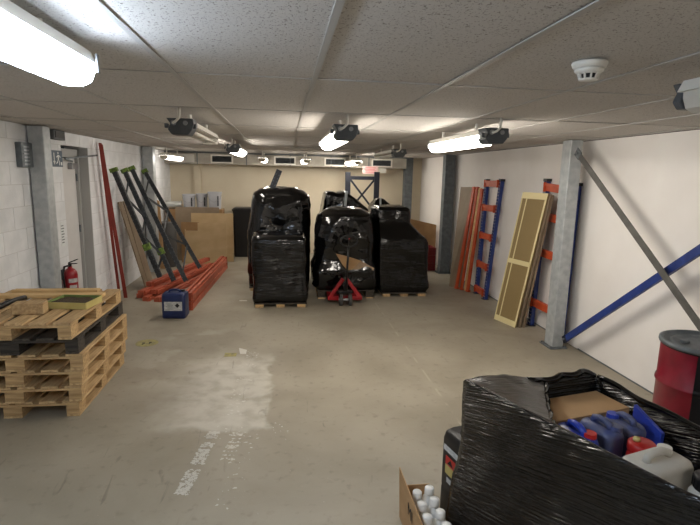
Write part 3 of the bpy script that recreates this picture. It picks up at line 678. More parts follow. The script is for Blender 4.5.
# ------------------------------------------------------------------ slate rack frames leaning on the left wall
def post_profile(w, d, t=.006): return [(-w/2, -d/2), (w/2, -d/2), (w/2, d/2), (w/2-.02, d/2), (w/2-.02, d/2-t), (w/2-t, d/2-t), (w/2-t, -d/2+t), (-w/2+t, -d/2+t), (-w/2+t, d/2-t), (-w/2+.02, d/2-t), (-w/2+.02, d/2), (-w/2, d/2)]
def holes(a, b, face, side, step, m, parent, off, two=.02, r=.008, name='slot_row'):
    a, b = Vector(a), Vector(b); d = (b-a).normalized(); n = int((b-a).length/step); mb = MB(); face = Vector(face); face = (face-d*face.dot(d)).normalized(); side = face.cross(d)
    for i in range(1, n):
        for s in (-two, two):
            mb.obox(a+d*step*i+face*off+side*s, side*r*.6, d*r, face*.0008)
    o = mb.build(name, m, parent); o['kind'] = 'stuff'; return o
fx = [((172, 284), (113, 168)), ((184, 285), (124, 169))], [((187, 285), (131, 167)), ((203, 272), (144, 170))]
fl_lab = ['slate grey perforated rack frame leaning on the left wall, nearest the red angle bars', 'slate grey braced rack frame leaning on the left wall, next to the far column']
for k, pr in enumerate(fx):
    ends = []
    for (pb, pt) in pr:
        a = G(*pb); a.y = max(a.y, 8.7) if k == 0 else a.y; b = atx(pt[0], pt[1], XL+.13)
        ends.append((a, b))
    (a1, b1), (a2, b2) = ends
    if k == 0: a1, a2 = aty(160, 277, 8.15), aty(174, 281, 8.2)
    else: a1, a2 = aty(186, 281, 8.3), aty(200, 268, 9.1)
    t = thing('storage_rack_side', fl_lab[k], 'rack frame', (a1+a2)/2, 'slate rack frames leaning on the left wall')
    for a, b in ((a1, b1), (a2, b2)):
        d = (b-a).normalized(); pst = MB().sweep(post_profile(.07, .06), a, b, (1, 0, 0)).build('post', 'slate', t)
        fc = Vector((1, -.55, .4)); x = Vector((1, 0, 0)); x = (x-d*x.dot(d)).normalized(); nrm = d.cross(x)
        if nrm.y > 0: nrm = -nrm
        holes(a, b, nrm, x, .075, 'galv_dark', pst, .0312, .026, .008)
        MB().obox(b-d*.03, d*.03, x*.056, nrm*.034).build('end_cap', 'green_lbl', pst, bev=.004)
        if (k, a == a1) in ((0, True), (0, False)):
            MB().obox(a+d*.52, d*.05, x*.0535, nrm*.0335).build('load_sticker', 'green_lbl', pst)
    for i in range(5):
        s0, s1 = .06+.17*i, .06+.17*(i+1)
        p, q = (a1.lerp(b1, s0), a2.lerp(b2, s1)) if i % 2 == 0 else (a2.lerp(b2, s0), a1.lerp(b1, s1))
        MB().bar(p, q, .03, .02).build('brace_bar', 'slate', t)
# brown boards behind the frames
for k, (y0, y1, xb, lb) in enumerate(((8.55, 8.72, -2.28, 'narrow brown board leaning on the left wall between the red bar and rack frame'), (8.80, 9.1, -2.30, 'brown panel strip leaning on the left wall behind the slate rack frame'))):
    MBo = MB().hexa([(xb, y0, .0), (xb, y1, .0), (xb-.02, y1, .0), (xb-.02, y0, .0), (XL+.03, y0, 1.45), (XL+.03, y1, 1.45), (XL+.008, y1, 1.45), (XL+.008, y0, 1.45)])
    tag(MBo.build('leaning_board', 'mdf', bev=.002), lb, 'board')

# ------------------------------------------------------------------ back left: plywood, cartons, buckets, bin
def sheet(pl, pr, top, th, name, m, label, cat, lean=.12, group=None, notch=None):
    a, b = G(*pl), G(*pr); y = min(a.y, b.y); a.y = b.y = y
    ztop = top
    mb = MB().hexa([(a.x, y, 0), (b.x, y, 0), (b.x, y+th, 0), (a.x, y+th, 0), (a.x, y+lean, ztop), (b.x, y+lean, ztop), (b.x, y+lean+th, ztop), (a.x, y+lean+th, ztop)])
    return tag(mb.build(name, m, bev=.002, seg=1), label, cat, group)
pg = 'plywood sheets at the back left'
y = 11.02
def ply(x0, x1, y, top, lean, label, m='ply'):
    return tag(MB().hexa([(x0, y, 0), (x1, y, 0), (x1, y+.018, 0), (x0, y+.018, 0), (x0, y+lean, top), (x1, y+lean, top), (x1, y+lean+.018, top), (x0, y+lean+.018, top)]).build('plywood_sheet', m, bev=.002, seg=1), label, 'plywood', pg)
a, b = aty(184, 223, y), aty(226, 223, y)
# front sheet with a notch in its top left corner
x0, x1, zt, L = a.x, b.x, a.z, .06
n0, n1, zn = x0+.03, x0+.27, zt-.17
tt = lambda z: y+L*z/zt
pts = [(x0, 0), (x1, 0), (x1, zt), (x0+.27, zt), (x0+.27, zn), (x0+.02, zn), (x0+.02, zn+.03), (x0, zn+.03)]
mb = MB(); n = len(pts)
mb.add([(px, tt(z), z) for px, z in pts]+[(px, tt(z)+.018, z) for px, z in pts], [tuple(range(n)), tuple(range(2*n-1, n-1, -1))]+[(i, n+i, n+(i+1) % n, (i+1) % n) for i in range(n)])
tag(mb.build('plywood_sheet', 'ply'), 'front plywood sheet with a notched top corner, leaning at the back left', 'plywood', pg)
c1, c2 = aty(191, 213, 11.3), aty(233, 213, 11.3)
ply(c1.x, c2.x, 11.25, c1.z, .05, 'middle plywood sheet of the leaning group, standing furthest right')
c1, c2 = aty(175, 207, 11.45), aty(219, 207, 11.45)
ply(c1.x, c2.x, 11.42, c1.z, .05, 'rear dull brown sheet of the leaning plywood group, under the white buckets', 'mdf')
c1 = aty(182, 223, 11.2)
ply(c1.x-.02, c1.x+.35, 11.15, c1.z+.02, .05, 'narrow brown sheet showing in the notch of the front plywood', 'card_dull')
# carton stack that carries the buckets
cz = 1.125
for k, (xa, xb2, za, zb, lb) in enumerate(((-2.56, -1.98, 0, .56, 'brown carton at the bottom left behind the plywood'), (-1.95, -1.38, 0, .56, 'brown carton at the bottom right behind the plywood'), (-2.56, -1.98, .561, cz, 'brown carton under the silver roll and left bucket'), (-1.95, -1.38, .561, cz, 'brown carton under the two right white buckets'))):
    t = thing('carton', lb, 'carton', ((xa+xb2)/2, 11.85, za), 'cartons behind the plywood')
    MB().box((xa, 11.62, za), (xb2, 12.08, zb-.001)).build('box_body', 'card_dull', t, bev=.004)
    MB().box((xa, 11.82, zb-.0009), (xb2, 11.88, zb-.0002)).build('tape_strip', 'tape', t)
def bucket(x, y, z, r, h, label):
    t = thing('bucket', label, 'bucket', (x, y, z), 'white buckets at the back')
    MB().lathe([(0, 0), (r*.86, 0), (r*.88, .006), (r, h), (r*1.02, h), (0, h)], (x, y, z+.001), 28).build('tub', 'bucket', t, smooth=False)
    MB().lathe([(r*.9, h), (r*1.05, h), (r*1.06, h-.022), (r*1.08, h-.022), (r*1.07, h+.012), (r*.95, h+.012), (r*.93, h+.004), (0, h+.004)], (x, y, z+.001), 28).build('lid', 'bucket', t)
    MB().tube([(x-r*1.04, y-.01, z+h*.86), (x-r*.8, y-r*.75, z+h*.62), (x, y-r*1.05, z+h*.42), (x+r*.8, y-r*.75, z+h*.62), (x+r*1.04, y-.01, z+h*.86)], .004, 6).build('wire_handle', 'steel', t)
    MB().obox((x+r*.55, y-r*.80, z+h*.5), (.012, .009, 0), (-.003, .004, 0), (0, 0, h*.3)).build('spec_strip', 'slate', t)
bucket(-2.135, 11.82, cz, .135, .315, 'white lidded bucket beside the silver roll')
bucket(-1.86+.0, 11.90, cz, .125, .33, 'white lidded bucket in the middle of the three')
bucket(-1.565, 11.84, cz, .15, .375, 'tallest white lidded bucket, rightmost of the three')
c1, c2 = aty(158, 199, 11.76), aty(182, 198, 11.76)
r_ = .085
t = thing('foil_roll', 'silver wrapped roll lying on the cartons left of the buckets', 'roll', (-2.47, 11.78, cz))
MB().cyl((-2.62, 11.72, cz+r_+.001), (-2.275, 11.72, cz+r_+.001), r_, n=28).build('roll_body', 'foil', t)
MB().cyl((-2.277, 11.72, cz+r_+.001), (-2.272, 11.72, cz+r_+.001), .03, n=16).build('core', 'card', t)
# dark barrel and brown plank ends by the far-left column
tag(MB().lathe([(0, 0), (.2, 0), (.205, .02), (.205, .90), (.19, .92), (0, .92)], (-2.42, 10.75, 0), 28).build('black_roll', 'rubber', smooth=True), 'dark rolled matting standing behind the slate rack frames', 'roll')
tag(MB().hexa([(-2.60, 10.42, 0), (-2.40, 10.42, 0), (-2.40, 10.45, 0), (-2.60, 10.45, 0), (-2.60, 10.44, 1.45), (-2.46, 10.44, 1.36), (-2.46, 10.47, 1.36), (-2.60, 10.47, 1.45)]).build('offcut_panel', 'card', bev=.002), 'slanted tan offcut standing behind the rack frames by the far column', 'board')
# black wheelie bin
t = thing('waste_bin', 'tall black bin with a flat lid against the far wall', 'bin', (-.92, 12.05, 0))
bx0, bx1 = aty(232, 208, 11.85).x, -.62
MB().loft([rrect((bx0+bx1)/2, 12.12, (bx1-bx0)/2*.86, .24, .04, .004), rrect((bx0+bx1)/2, 12.12, (bx1-bx0)/2*.97, .28, .04, 1.08)]).build('body', 'black', t, smooth=False)
MB().loft([rrect((bx0+bx1)/2, 12.11, (bx1-bx0)/2*1.02, .30, .05, 1.081), rrect((bx0+bx1)/2, 12.11, (bx1-bx0)/2*1.02, .30, .05, 1.12), rrect((bx0+bx1)/2, 12.11, (bx1-bx0)/2*.9, .26, .05, 1.15)]).build('lid', 'black', t)

# ------------------------------------------------------------------ stretch-wrapped pallet loads
def film_mesh(rings, seed, amp=.015, freq=5, per=4, vert=.035, warp=None, fold=.010):
    # rings: (z, x0, x1, y0, y1, corner radius)
    fine = []
    for i in range(len(rings)-1):
        a, b = rings[i], rings[i+1]; d = max(abs(b[0]-a[0]), max(abs(b[k]-a[k]) for k in range(1, 5))); n = max(1, int(d/vert))
        for j in range(n): fine.append([a[k]+(b[k]-a[k])*j/n for k in range(6)])
    fine.append(list(rings[-1])); out = []
    for (z, x0, x1, y0, y1, r) in fine:
        hx, hy = (x1-x0)/2, (y1-y0)/2; r = min(r, hx*.98, hy*.98)
        base = rrect((x0+x1)/2, (y0+y1)/2, hx, hy, r, z, 5); ring = []
        for i in range(len(base)):
            p, q = base[i], base[(i+1) % len(base)]
            m = max(1, per*5 if (i+1) % 6 == 0 else 1)
            for j in range(m): ring.append(p.lerp(q, j/m))
        out.append(ring)
    C = Vector(((rings[0][1]+rings[0][2])/2, (rings[0][3]+rings[0][4])/2, 0)); sv = Vector((seed*3.1, seed*1.7, seed))
    for ring in out:
        for i, p in enumerate(ring):
            if warp: p = warp(p)
            nrm = Vector((p.x-C.x, p.y-C.y, .3*(p.z-.6))).normalized()
            k = noise.fractal(p*freq*.55+sv, .9, 2.1, 3)*amp*1.3 - fold*abs(noise.noise(Vector((p.x*3+p.z*5, p.y*3, p.z*9))+sv))
            ring[i] = p+nrm*k
            ring[i].z = max(ring[i].z, rings[0][0])
    return MB().loft(out)
def wrapped(label, rings, seed, m='film', pallet='plank', **kw):
    x0, x1, y0, y1 = rings[0][1:5]
    t = thing('wrapped_load', label, 'wrapped pallet', ((x0+x1)/2, (y0+y1)/2, 0), 'black wrapped pallet loads')
    film_mesh(rings, seed, **kw).build('stretch_film', m, t, smooth=True)
    if pallet:
        h = rings[0][0]-.022; w = x1-x0
        for x in (x0+.02, (x0+x1)/2-.06, x1-.14):
            for y in (y0+.0, (y0+y1)/2-.06, y1-.14): MB().box((x, y, .02), (x+.12, y+.12, h)).build('pallet_block', pallet, t)
            MB().box((x, y0, 0), (x+.12, y1, .0195)).build('pallet_bottom_board', 'wood', t)
        MB().box((x0, y0-.005, h+.0005), (x1, y1, h+.02)).build('pallet_deck', 'wood_dark', t)
    return t
W1 = wrapped('low black wrapped pallet standing in front on the left, pale blocks under it', [(.07, -.44, .34, 7.30, 8.10, .05), (.14, -.46, .36, 7.27, 8.13, .05), (.35, -.45, .34, 7.29, 8.1, .06), (.62, -.48, .34, 7.30, 8.1, .07), (.9, -.48, .33, 7.31, 8.1, .07), (.99, -.48, .33, 7.31, 8.1, .08), (1.05, -.46, .31, 7.33, 8.08, .1), (1.075, -.40, .26, 7.4, 8.0, .1), (1.08, -.2, .1, 7.6, 7.8, .08), (1.08, -.06, -.05, 7.7, 7.71, .004)], 1, amp=.018)
for k, zz in enumerate((.33, .45, .57, .69)):
    pts = [(-.478+.005*k, 8.0, zz), (-.49+.005*k, 7.34, zz), (-.45, 7.278, zz+.01), (-.05, 7.268, zz+.015*math.sin(k*2)), (.32, 7.272, zz), (.358, 7.33, zz), (.362, 7.9, zz)]
W2 = wrapped('tall round-shouldered black wrapped load behind the low one on the left', [(.07, -.58, .42, 8.4, 9.4, .1), (.3, -.62, .44, 8.38, 9.45, .15), (1.0, -.60, .45, 8.38, 9.45, .2), (1.5, -.55, .46, 8.4, 9.4, .22), (1.62, -.52, .44, 8.42, 9.38, .24), (1.70, -.42, .34, 8.52, 9.3, .25), (1.735, -.3, .2, 8.65, 9.2, .2), (1.735, -.05, -.02, 8.9, 8.93, .01)], 2, 'film_b', amp=.02, warp=lambda p: p+Vector((0, 0, -.16*max(0, p.x-.22)**.9 if p.z > 1.4 else 0)))
# central load on the pallet truck
def w3(p):
    k = max(0, min(1, (p.z-.9)/.5)); return Vector((p.x+.06*k*(1 if p.x < .8 else 0), p.y, p.z))
W3 = wrapped('bulky domed black wrapped load resting on the red pallet truck', [(.14, .52, 1.46, 7.80, 8.75, .08), (.2, .46, 1.51, 7.76, 8.78, .1), (.45, .46, 1.50, 7.76, 8.78, .12), (.6, .50, 1.46, 7.82, 8.76, .16), (.95, .50, 1.48, 7.80, 8.74, .24), (1.2, .54, 1.47, 7.82, 8.72, .3), (1.30, .56, 1.46, 7.83, 8.70, .36), (1.33, .60, 1.46, 7.83, 8.7, .36), (1.36, .64, 1.42, 7.88, 8.66, .36), (1.42, .74, 1.30, 8.0, 8.55, .27), (1.45, .88, 1.15, 8.15, 8.4, .12), (1.452, 1.0, 1.02, 8.27, 8.29, .008)], 3, 'film_b', 'wood_dark', amp=.022, fold=.018, freq=4)
# tear in the film showing the pale carton
tear = [aty(x_, y_, 7.785) for x_, y_ in ((336, 254), (347, 256.5), (361, 261), (374, 268), (373, 273), (360, 272), (349, 272.5), (342, 264))]
MB().add([v for v in tear]+[v+Vector((0, .05, 0)) for v in tear], [tuple(range(7, -1, -1))]+[(i, (i+1) % 8, 8+(i+1) % 8, 8+i) for i in range(8)]).build('torn_gap_carton', 'card', W3)
cl = [v+Vector((0, -.006+.012*noise.noise(v*9), 0)) for v in tear[2:7]]
MB().add(cl, [tuple(range(4, -1, -1))]).build('clear_film_patch', 'clear_film', W3)
def w4(p):
    k = max(0, (p.z-1.0)/.6)
    return p+Vector((0, 0, -k*(.62*max(0, p.x-1.12)+.25*max(0, .09-abs(p.x-.97)))))
W4 = wrapped('black wrapped load with a peaked sloping top behind the domed one', [(.07, .70, 1.58, 9.0, 9.9, .1), (.6, .68, 1.6, 8.98, 9.92, .1), (1.2, .68, 1.58, 9.0, 9.9, .1), (1.5, .72, 1.56, 9.02, 9.85, .06), (1.63, .74, 1.54, 9.03, 9.8, .05), (1.66, .78, 1.5, 9.07, 9.75, .05), (1.665, .95, 1.2, 9.2, 9.6, .05), (1.665, 1.0, 1.01, 9.4, 9.41, .004)], 4, 'film_b', amp=.02, warp=w4)
MB().bar((1.075, 8.985, 1.18), (1.115, 9.0, 1.68), .045, .006, (1, 0, 0)).build('strap', 'galv', W4)
def w5(p):
    return p
W5 = wrapped('stepped black wrapped load on the right of the row, lower on its right side', [(.07, 1.60, 2.36, 7.90, 8.9, .04), (.14, 1.55, 2.41, 7.88, 8.92, .05), (.4, 1.54, 2.38, 7.9, 8.9, .05), (.9, 1.53, 2.37, 7.9, 8.9, .05), (.96, 1.53, 2.35, 7.91, 8.9, .06), (1.04, 1.53, 2.24, 7.95, 8.9, .07), (1.14, 1.52, 2.13, 8.02, 8.9, .07), (1.2, 1.52, 2.09, 8.08, 8.9, .07), (1.42, 1.53, 2.08, 8.1, 8.88, .06), (1.46, 1.56, 2.04, 8.13, 8.85, .06), (1.47, 1.7, 1.9, 8.3, 8.6, .06), (1.47, 1.79, 1.8, 8.44, 8.45, .004)], 5, 'film', 'wood', amp=.02)
W6 = wrapped('small black wrapped load peeking over the stepped one at the back', [(.07, 1.66, 2.10, 9.3, 9.9, .06), (1.2, 1.64, 2.10, 9.28, 9.9, .06), (1.40, 1.66, 2.04, 9.3, 9.85, .05), (1.52, 1.74, 1.90, 9.35, 9.75, .04), (1.54, 1.78, 1.87, 9.4, 9.7, .03), (1.545, 1.82, 1.83, 9.5, 9.51, .004)], 6, 'film', amp=.015)
MB().bar((1.80, 9.268, 1.2), (1.795, 9.30, 1.56), .035, .006, (1, 0, 0)).build('strap', 'galv', W6)
# grey straps poking up
c = aty(345, 193, 9.0)
# perforated navy post caught in the top of the tall load
a, b = aty(271, 191, 8.85), aty(279.5, 170, 8.85)
ps = MB().sweep(post_profile(.10, .06), a, b, (1, 0, 0)).build('protruding_post', 'navy', W2); ps['label'] = 'dark navy perforated post sticking out of the film'
holes(a, b, (0, -1, 0), (1, 0, 0), .06, 'galv_dark', ps, .0305, .028, .009)
# navy frame standing against the far wall
ya = 11.7; p1, p2 = aty(348, 172, ya), aty(377, 172, ya)
t = thing('storage_rack_side', 'dark navy cross-braced rack frame standing against the far wall', 'rack frame', ((p1.x+p2.x)/2, ya, 0))
for p in (p1, p2):
    ps = MB().sweep(post_profile(.12, .07), (p.x, ya, 0), (p.x, ya, p.z), (1, 0, 0)).build('post', 'navy', t)
    MB().box((p.x-.07, ya-.05, 0), (p.x+.07, ya+.05, .006)).build('foot_plate', 'navy', t)
zt = aty(360, 178, ya).z
for z in (zt, zt-.8, .25): MB().bar((p1.x+.05, ya, z), (p2.x-.05, ya, z), .08, .035).build('cross_bar', 'navy', t)
for z in (zt-.03, zt-.83):
    z1 = z-.72
    MB().bar((p1.x+.05, ya-.012, z), (p2.x-.05, ya-.012, z1), .045, .012).build('diagonal_bar', 'navy', t)
    MB().bar((p1.x+.05, ya+.012, z1), (p2.x-.05, ya+.012, z), .045, .012).build('diagonal_bar', 'navy', t)

# pink notice hanging from the duct
a, b = aty(362.5, 166, 11.9), aty(378, 174, 11.9)
t = thing('hanging_notice', 'pink printed notice hanging below the duct above the navy frame', 'notice', ((a.x+b.x)/2, 11.9, b.z))
MB().box((a.x, 11.9, b.z), (b.x, 11.906, a.z)).build('sheet', 'pink', t)
for k in range(4):
    MB().box((a.x+.05+.02*(k % 2), 11.8985, b.z+.03+k*.035), (b.x-.05-.03*((k+1) % 2), 11.8995, b.z+.042+k*.035)).build('text_line', 'red_ink', t)
for x in (a.x+.04, b.x-.04): MB().box((x-.004, 11.9062, a.z-.03), (x+.004, 11.93, a.z-.02)).build('hook', 'steel', t)
a, b = aty(379.5, 168.5, 11.93), aty(386, 173, 11.93)
tag(MB().box((a.x, 11.94, b.z), (b.x, 11.95, 2.133)).build('small_tag', 'white_plastic'), 'small pale tag hanging below the duct beside the pink notice', 'tag')

# ------------------------------------------------------------------ red pallet truck
t = thing('pallet_truck', 'red hand pallet truck with grey wheels parked under the domed load', 'pallet truck', (.93, 7.45, 0))
ty = 7.52
L_, R_, T_ = aty(329.5, 298, ty), aty(360, 298, ty), aty(345, 279, ty)
for s in (L_, R_): MB().bar((s.x, ty, .09), (T_.x+(.025 if s is R_ else -.025), ty+.03, T_.z), .055, .05, (1, 0, 0)).build('frame_arm', 'red', t, bev=.006)
MB().box((L_.x-.03, ty-.03, .05), (R_.x+.03, ty+.06, .115)).build('frame_base', 'red', t, bev=.008)
for x in (L_.x+.05, R_.x-.05): MB().box((x-.07, ty+.065, .075), (x+.075, 8.65, .117)).build('fork', 'red', t, bev=.006)
for x in (L_.x+.05, R_.x-.05): MB().cyl((x-.04, 8.5, .041), (x+.04, 8.5, .041), .04, n=18).build('load_roller', 'rubber', t)
wy = 7.36; wx = aty(345.5, 300, wy).x
for s in (-1, 1):
    w = MB().cyl((wx+s*.045, wy, .092), (wx+s*.095, wy, .092), .092, n=28).build('steer_wheel', 'rubber', t, bev=.01)
    MB().cyl((wx+s*.096, wy, .092), (wx+s*.101, wy, .092), .045, n=20).build('hub', 'steel', w)
MB().cyl((wx-.044, wy, .092), (wx+.044, wy, .092), .02, n=12).build('axle', 'steel', t)
MB().box((wx-.11, wy+.0, .19), (wx+.11, wy+.13, .22)).build('pump_base', 'black', t, bev=.008)
MB().cyl((wx, wy+.05, .221), (wx, wy+.05, .36), .035, n=18).build('pump_cylinder', 'black', t)
MB().cyl((wx, wy+.05, .361), (wx, wy+.05, .42), .018, n=14).build('piston_rod', 'chrome', t)
h0 = Vector((wx, wy-.02, .25)); hc = aty(349, 241, wy-.06)
MB().tube([h0, h0.lerp(hc, .5), hc-Vector((0, 0, .09))], .017, 12).build('handle_shaft', 'black', t, smooth=True)
MB().tube([hc+Vector((.125*math.cos(k*math.tau/24), -.01, .085*math.sin(k*math.tau/24))) for k in range(24)], .012, 8, True).build('handle_loop', 'black', t, smooth=True)
MB().bar(hc-Vector((0, 0, .09)), hc+Vector((0, -.01, .03)), .02, .012).build('control_lever', 'black', t)
MB().lathe([(0, -.012), (.012, 0), (0, .012)], hc+Vector((0, -.02, .035)), 10).build('lever_knob', 'jug_red', t)

# ------------------------------------------------------------------ right wall: cardboard, crates, boards, blue frames, mesh panels
def quadslab(pts, off, name, m, label=None, cat=None, group=None, parent=None):
    pts = [Vector(p) for p in pts]; off = Vector(off); n = len(pts)
    mb = MB().add(pts+[p+off for p in pts], [tuple(range(n)), tuple(range(2*n-1, n-1, -1))]+[(i, n+i, n+(i+1) % n, (i+1) % n) for i in range(n)])
    o = mb.build(name, m, parent)
    if label: tag(o, label, cat, group)
    return o
yc = 10.85
k1, k2 = aty(410, 218, yc), aty(441, 228, yc)
for i, (dz, dy, lb) in enumerate(((0, 0, 'flat cardboard sheet leaning behind the red crates, front one'), (-.07, .09, 'flat cardboard sheet leaning behind the red crates, rear one'))):
    x0, x1 = 2.62+.05*i, 3.40
    quadslab([(x0, yc+dy, 0), (x1, yc+dy, 0), (x1, yc+.05+dy, .90+dz), (x0+.02, yc+.05+dy, 1.06+dz)], (0, .03, 0), 'cardboard_sheet', 'card_dull', lb, 'cardboard', 'cardboard sheets by the right wall')
def crate(x0, x1, y0, y1, z0, h, label):
    t = thing('plastic_crate', label, 'crate', ((x0+x1)/2, (y0+y1)/2, z0), 'dark red crates')
    MB().box((x0, y0, z0+.001), (x1, y1, z0+.012)).build('crate_base', 'crate_red', t)
    for nm, a, b in (('side', (x0, y0), (x1, y0+.012)), ('side', (x0, y1-.012), (x1, y1)), ('side', (x0, y0+.0125), (x0+.012, y1-.0125)), ('side', (x1-.012, y0+.0125), (x1, y1-.0125))):
        MB().box((a[0], a[1], z0+.0125), (b[0], b[1], z0+h-.002)).build(nm, 'crate_red', t)
    for q in (.3, .6, .9): MB().box((x0-.006, y0-.006, z0+h*q-.008), (x1+.004, y0-.0005, z0+h*q+.004)).build('rib', 'crate_red', t)
c0 = G(425, 271)
for k, lb in enumerate(('dark red plastic crate at the bottom by the far right column', 'dark red plastic crate in the middle of the stack by the right column', 'dark red plastic crate topmost of the stack by the right column')):
    crate(2.90, 3.18, 10.12, 10.55, k*.165, .163, lb)
# grey-brown board and orange beams leaning on the right wall
a1, a2 = G(449, 286), G(459, 288.5); b1, b2 = atx(461, 187, 3.395), atx(474, 187, 3.395)
quadslab([a1, a2, b2, b1], (.028, .01, 0), 'leaning_board', 'mdf', 'grey-brown board leaning on the right wall beside the grey column', 'board')
def lean_bar(pb, pt, w, d, m, name, label, group, X=3.385, cat='rack beam'):
    a = G(*pb); a.z = .003; b = atx(pt[0], pt[1], X); dr_ = (b-a).normalized(); xr = Vector((.35, -1, 0))
    t = thing(name, label, cat, a, group)
    if m == 'orange':
        MB().sweep([(-w/2, -d/2), (w/2, -d/2), (w/2, d*.1), (w*.15, d*.1), (w*.15, d/2), (-w/2, d/2)], a, b, xr).build('bar', m, t)
        for e in (a+dr_*.02, b-dr_*.02): MB().sweep([(-w/2-.004, -d/2-.004), (w/2+.004, -d/2-.004), (w/2+.004, d/2+.004), (-w/2-.004, d/2+.004)], e-dr_*.015, e+dr_*.015, xr).build('end_plate', m, t)
    else: MB().bar(a, b, w, d, xr).build('strip', m, t)
    return t
lg = 'beams and strips leaning on the right wall'
lean_bar((456.5, 289), (474.5, 187), .06, .045, 'orange', 'rack_crossbar', 'orange beam leaning on the right wall, touching the grey-brown board', lg)
lean_bar((461.5, 290.2), (478, 187), .045, .045, 'orange', 'rack_crossbar', 'orange beam leaning on the right wall, second from the grey-brown board', lg)
lean_bar((465.5, 291), (480.5, 188), .06, .03, 'plank', 'timber_strip', 'pale timber strip leaning on the right wall among the orange beams', lg, cat='timber strip')
lean_bar((467.8, 292), (482.5, 189), .06, .045, 'orange', 'rack_crossbar', 'orange beam leaning on the right wall, nearest the blue rack frame', lg)

def ladder(p0, p1, q0, q1, rungs, label, extra=None):
    # p: far post (bottom, top), q: near post (bottom, top)
    t = thing('shelf_frame', label, 'rack frame', (Vector(p0)+Vector(q0))/2, 'blue rack frames with orange rungs')
    for a, b in ((p0, p1), (q0, q1)):
        ps = MB().sweep(post_profile(.075, .055), a, b, (0, 1, 0)).build('post', 'blue', t)
        d = (Vector(b)-Vector(a)).normalized(); x = Vector((0, 1, 0)); nrm = d.cross(x)
        if nrm.x > 0: nrm = -nrm
        holes(a, b, nrm, x, .05, 'white_plastic', ps, .028, .018, .007)
        MB().sweep([(-.045, -.035), (.045, -.035), (.045, .035), (-.045, .035)], Vector(b)-d*.03, Vector(b)+d*.006, (0, 1, 0)).build('top_cap', 'black', ps)
        MB().obox(Vector(a)+Vector((0, 0, .003)), (.05, 0, 0), (0, .05, 0), (0, 0, .003)).build('foot', 'navy', ps)
    P0, P1, Q0, Q1 = map(Vector, (p0, p1, q0, q1))
    for s in rungs:
        a, b = P0.lerp(P1, s), Q0.lerp(Q1, s); d = (b-a).normalized()
        r = MB().sweep([(-.05, -.025), (.05, -.025), (.05, .025), (.012, .025), (.012, .012), (-.05, .012)], a+d*.035-Vector((.028, 0, 0)), b-d*.035-Vector((.028, 0, 0)), (0, 0, 1)).build('rung', 'orange', t)
        for e, k in ((a, 1), (b, -1)):
            MB().obox(e+d*k*.03-Vector((.034, 0, 0)), (.03, 0, 0), d*.006, (0, 0, .06)).build('end_bracket', 'orange', r)
    return t
ladder((3.30, 8.08, .0), (3.405, 8.20, 1.94), (3.285, 7.66, 0), (3.405, 7.62, 1.95), (.05, .27, .52, .76, .965), 'blue perforated rack frame with orange rungs beside the leaning orange beams')
ladder((3.345, 6.22, 0), (3.405, 6.22, 1.97), (3.385, 5.535, 0), (3.405, 5.525, 1.93), (.17, .52, .76, .95), 'blue perforated rack frame with orange rungs behind the galvanised column')
# mesh panels
def mesh_panel(b0, b1, t1, t0, label, tape=True):
    # corners: bottom far, bottom near, top near, top far
    b0, b1, t1, t0 = map(Vector, (b0, b1, t1, t0)); u = (b1-b0); v = (t0-b0); n = u.cross(v).normalized()
    if n.x > 0: n = -n
    t = thing('mesh_panel', label, 'panel', (b0+b1)/2, 'panels leaning behind the mesh panel')
    quadslab([b0, b1, t1, t0], -n*.022, 'sheet', 'mesh' if tape else 'mdf', parent=t)
    if tape:
        def P(a, b): return b0.lerp(b1, a).lerp(t0.lerp(t1, a), b)
        def strip(a0, a1, c0, c1): quadslab([P(a0, c0)+n*.002, P(a1, c0)+n*.002, P(a1, c1)+n*.002, P(a0, c1)+n*.002], -n*.0015, 'tape_strip', 'tape', parent=t)
        strip(0, 1, 0, .045); strip(0, 1, .955, 1); strip(0, 1, .47, .505); strip(.93, 1, .046, .954); strip(0, .05, .046, .954); strip(.2, .245, .046, .469); strip(.2, .245, .506, .954)
    return t
bt0, bt1 = G(494, 319), G(515, 328); bt0.z = bt1.z = .002; tp0 = atx(523, 192, 3.10); tp1 = tp0+(bt1-bt0)*1.02
mesh_panel(bt0, bt1, tp1, tp0, 'tan mesh panel edged with yellow tape leaning on the right wall')
for i, lb in ((1, 'thin brown panel leaning directly behind the yellow-taped mesh panel'), (2, 'rearmost thin brown panel behind the yellow-taped mesh panel')):
    o_ = Vector((.055*i, .02, 0)); mesh_panel(bt0+o_, bt1+Vector((.055*i, -.01, 0)), tp1+Vector((.028*i, -.01, -.01*i)), tp0+Vector((.028*i, .02, -.01*i)), lb, False)

# ------------------------------------------------------------------ red and black drum
dc = atz(706.5, 342, .89); dr_ = .27
t = thing('steel_drum', 'black steel drum with a crimson band by the right wall', 'drum', (dc.x, dc.y, 0))
prof = [(0, .012), (dr_-.012, .012), (dr_-.01, 0), (dr_+.004, 0), (dr_+.004, .015), (dr_-.004, .02), (dr_-.004, .28), (dr_+.006, .295), (dr_+.006, .31), (dr_-.004, .325), (dr_-.004, .57), (dr_+.006, .585), (dr_+.006, .60), (dr_-.004, .615), (dr_-.004, .865), (0, .865)]
MB().lathe(prof, (dc.x, dc.y, 0), 48).build('shell', 'black', t, smooth=False)
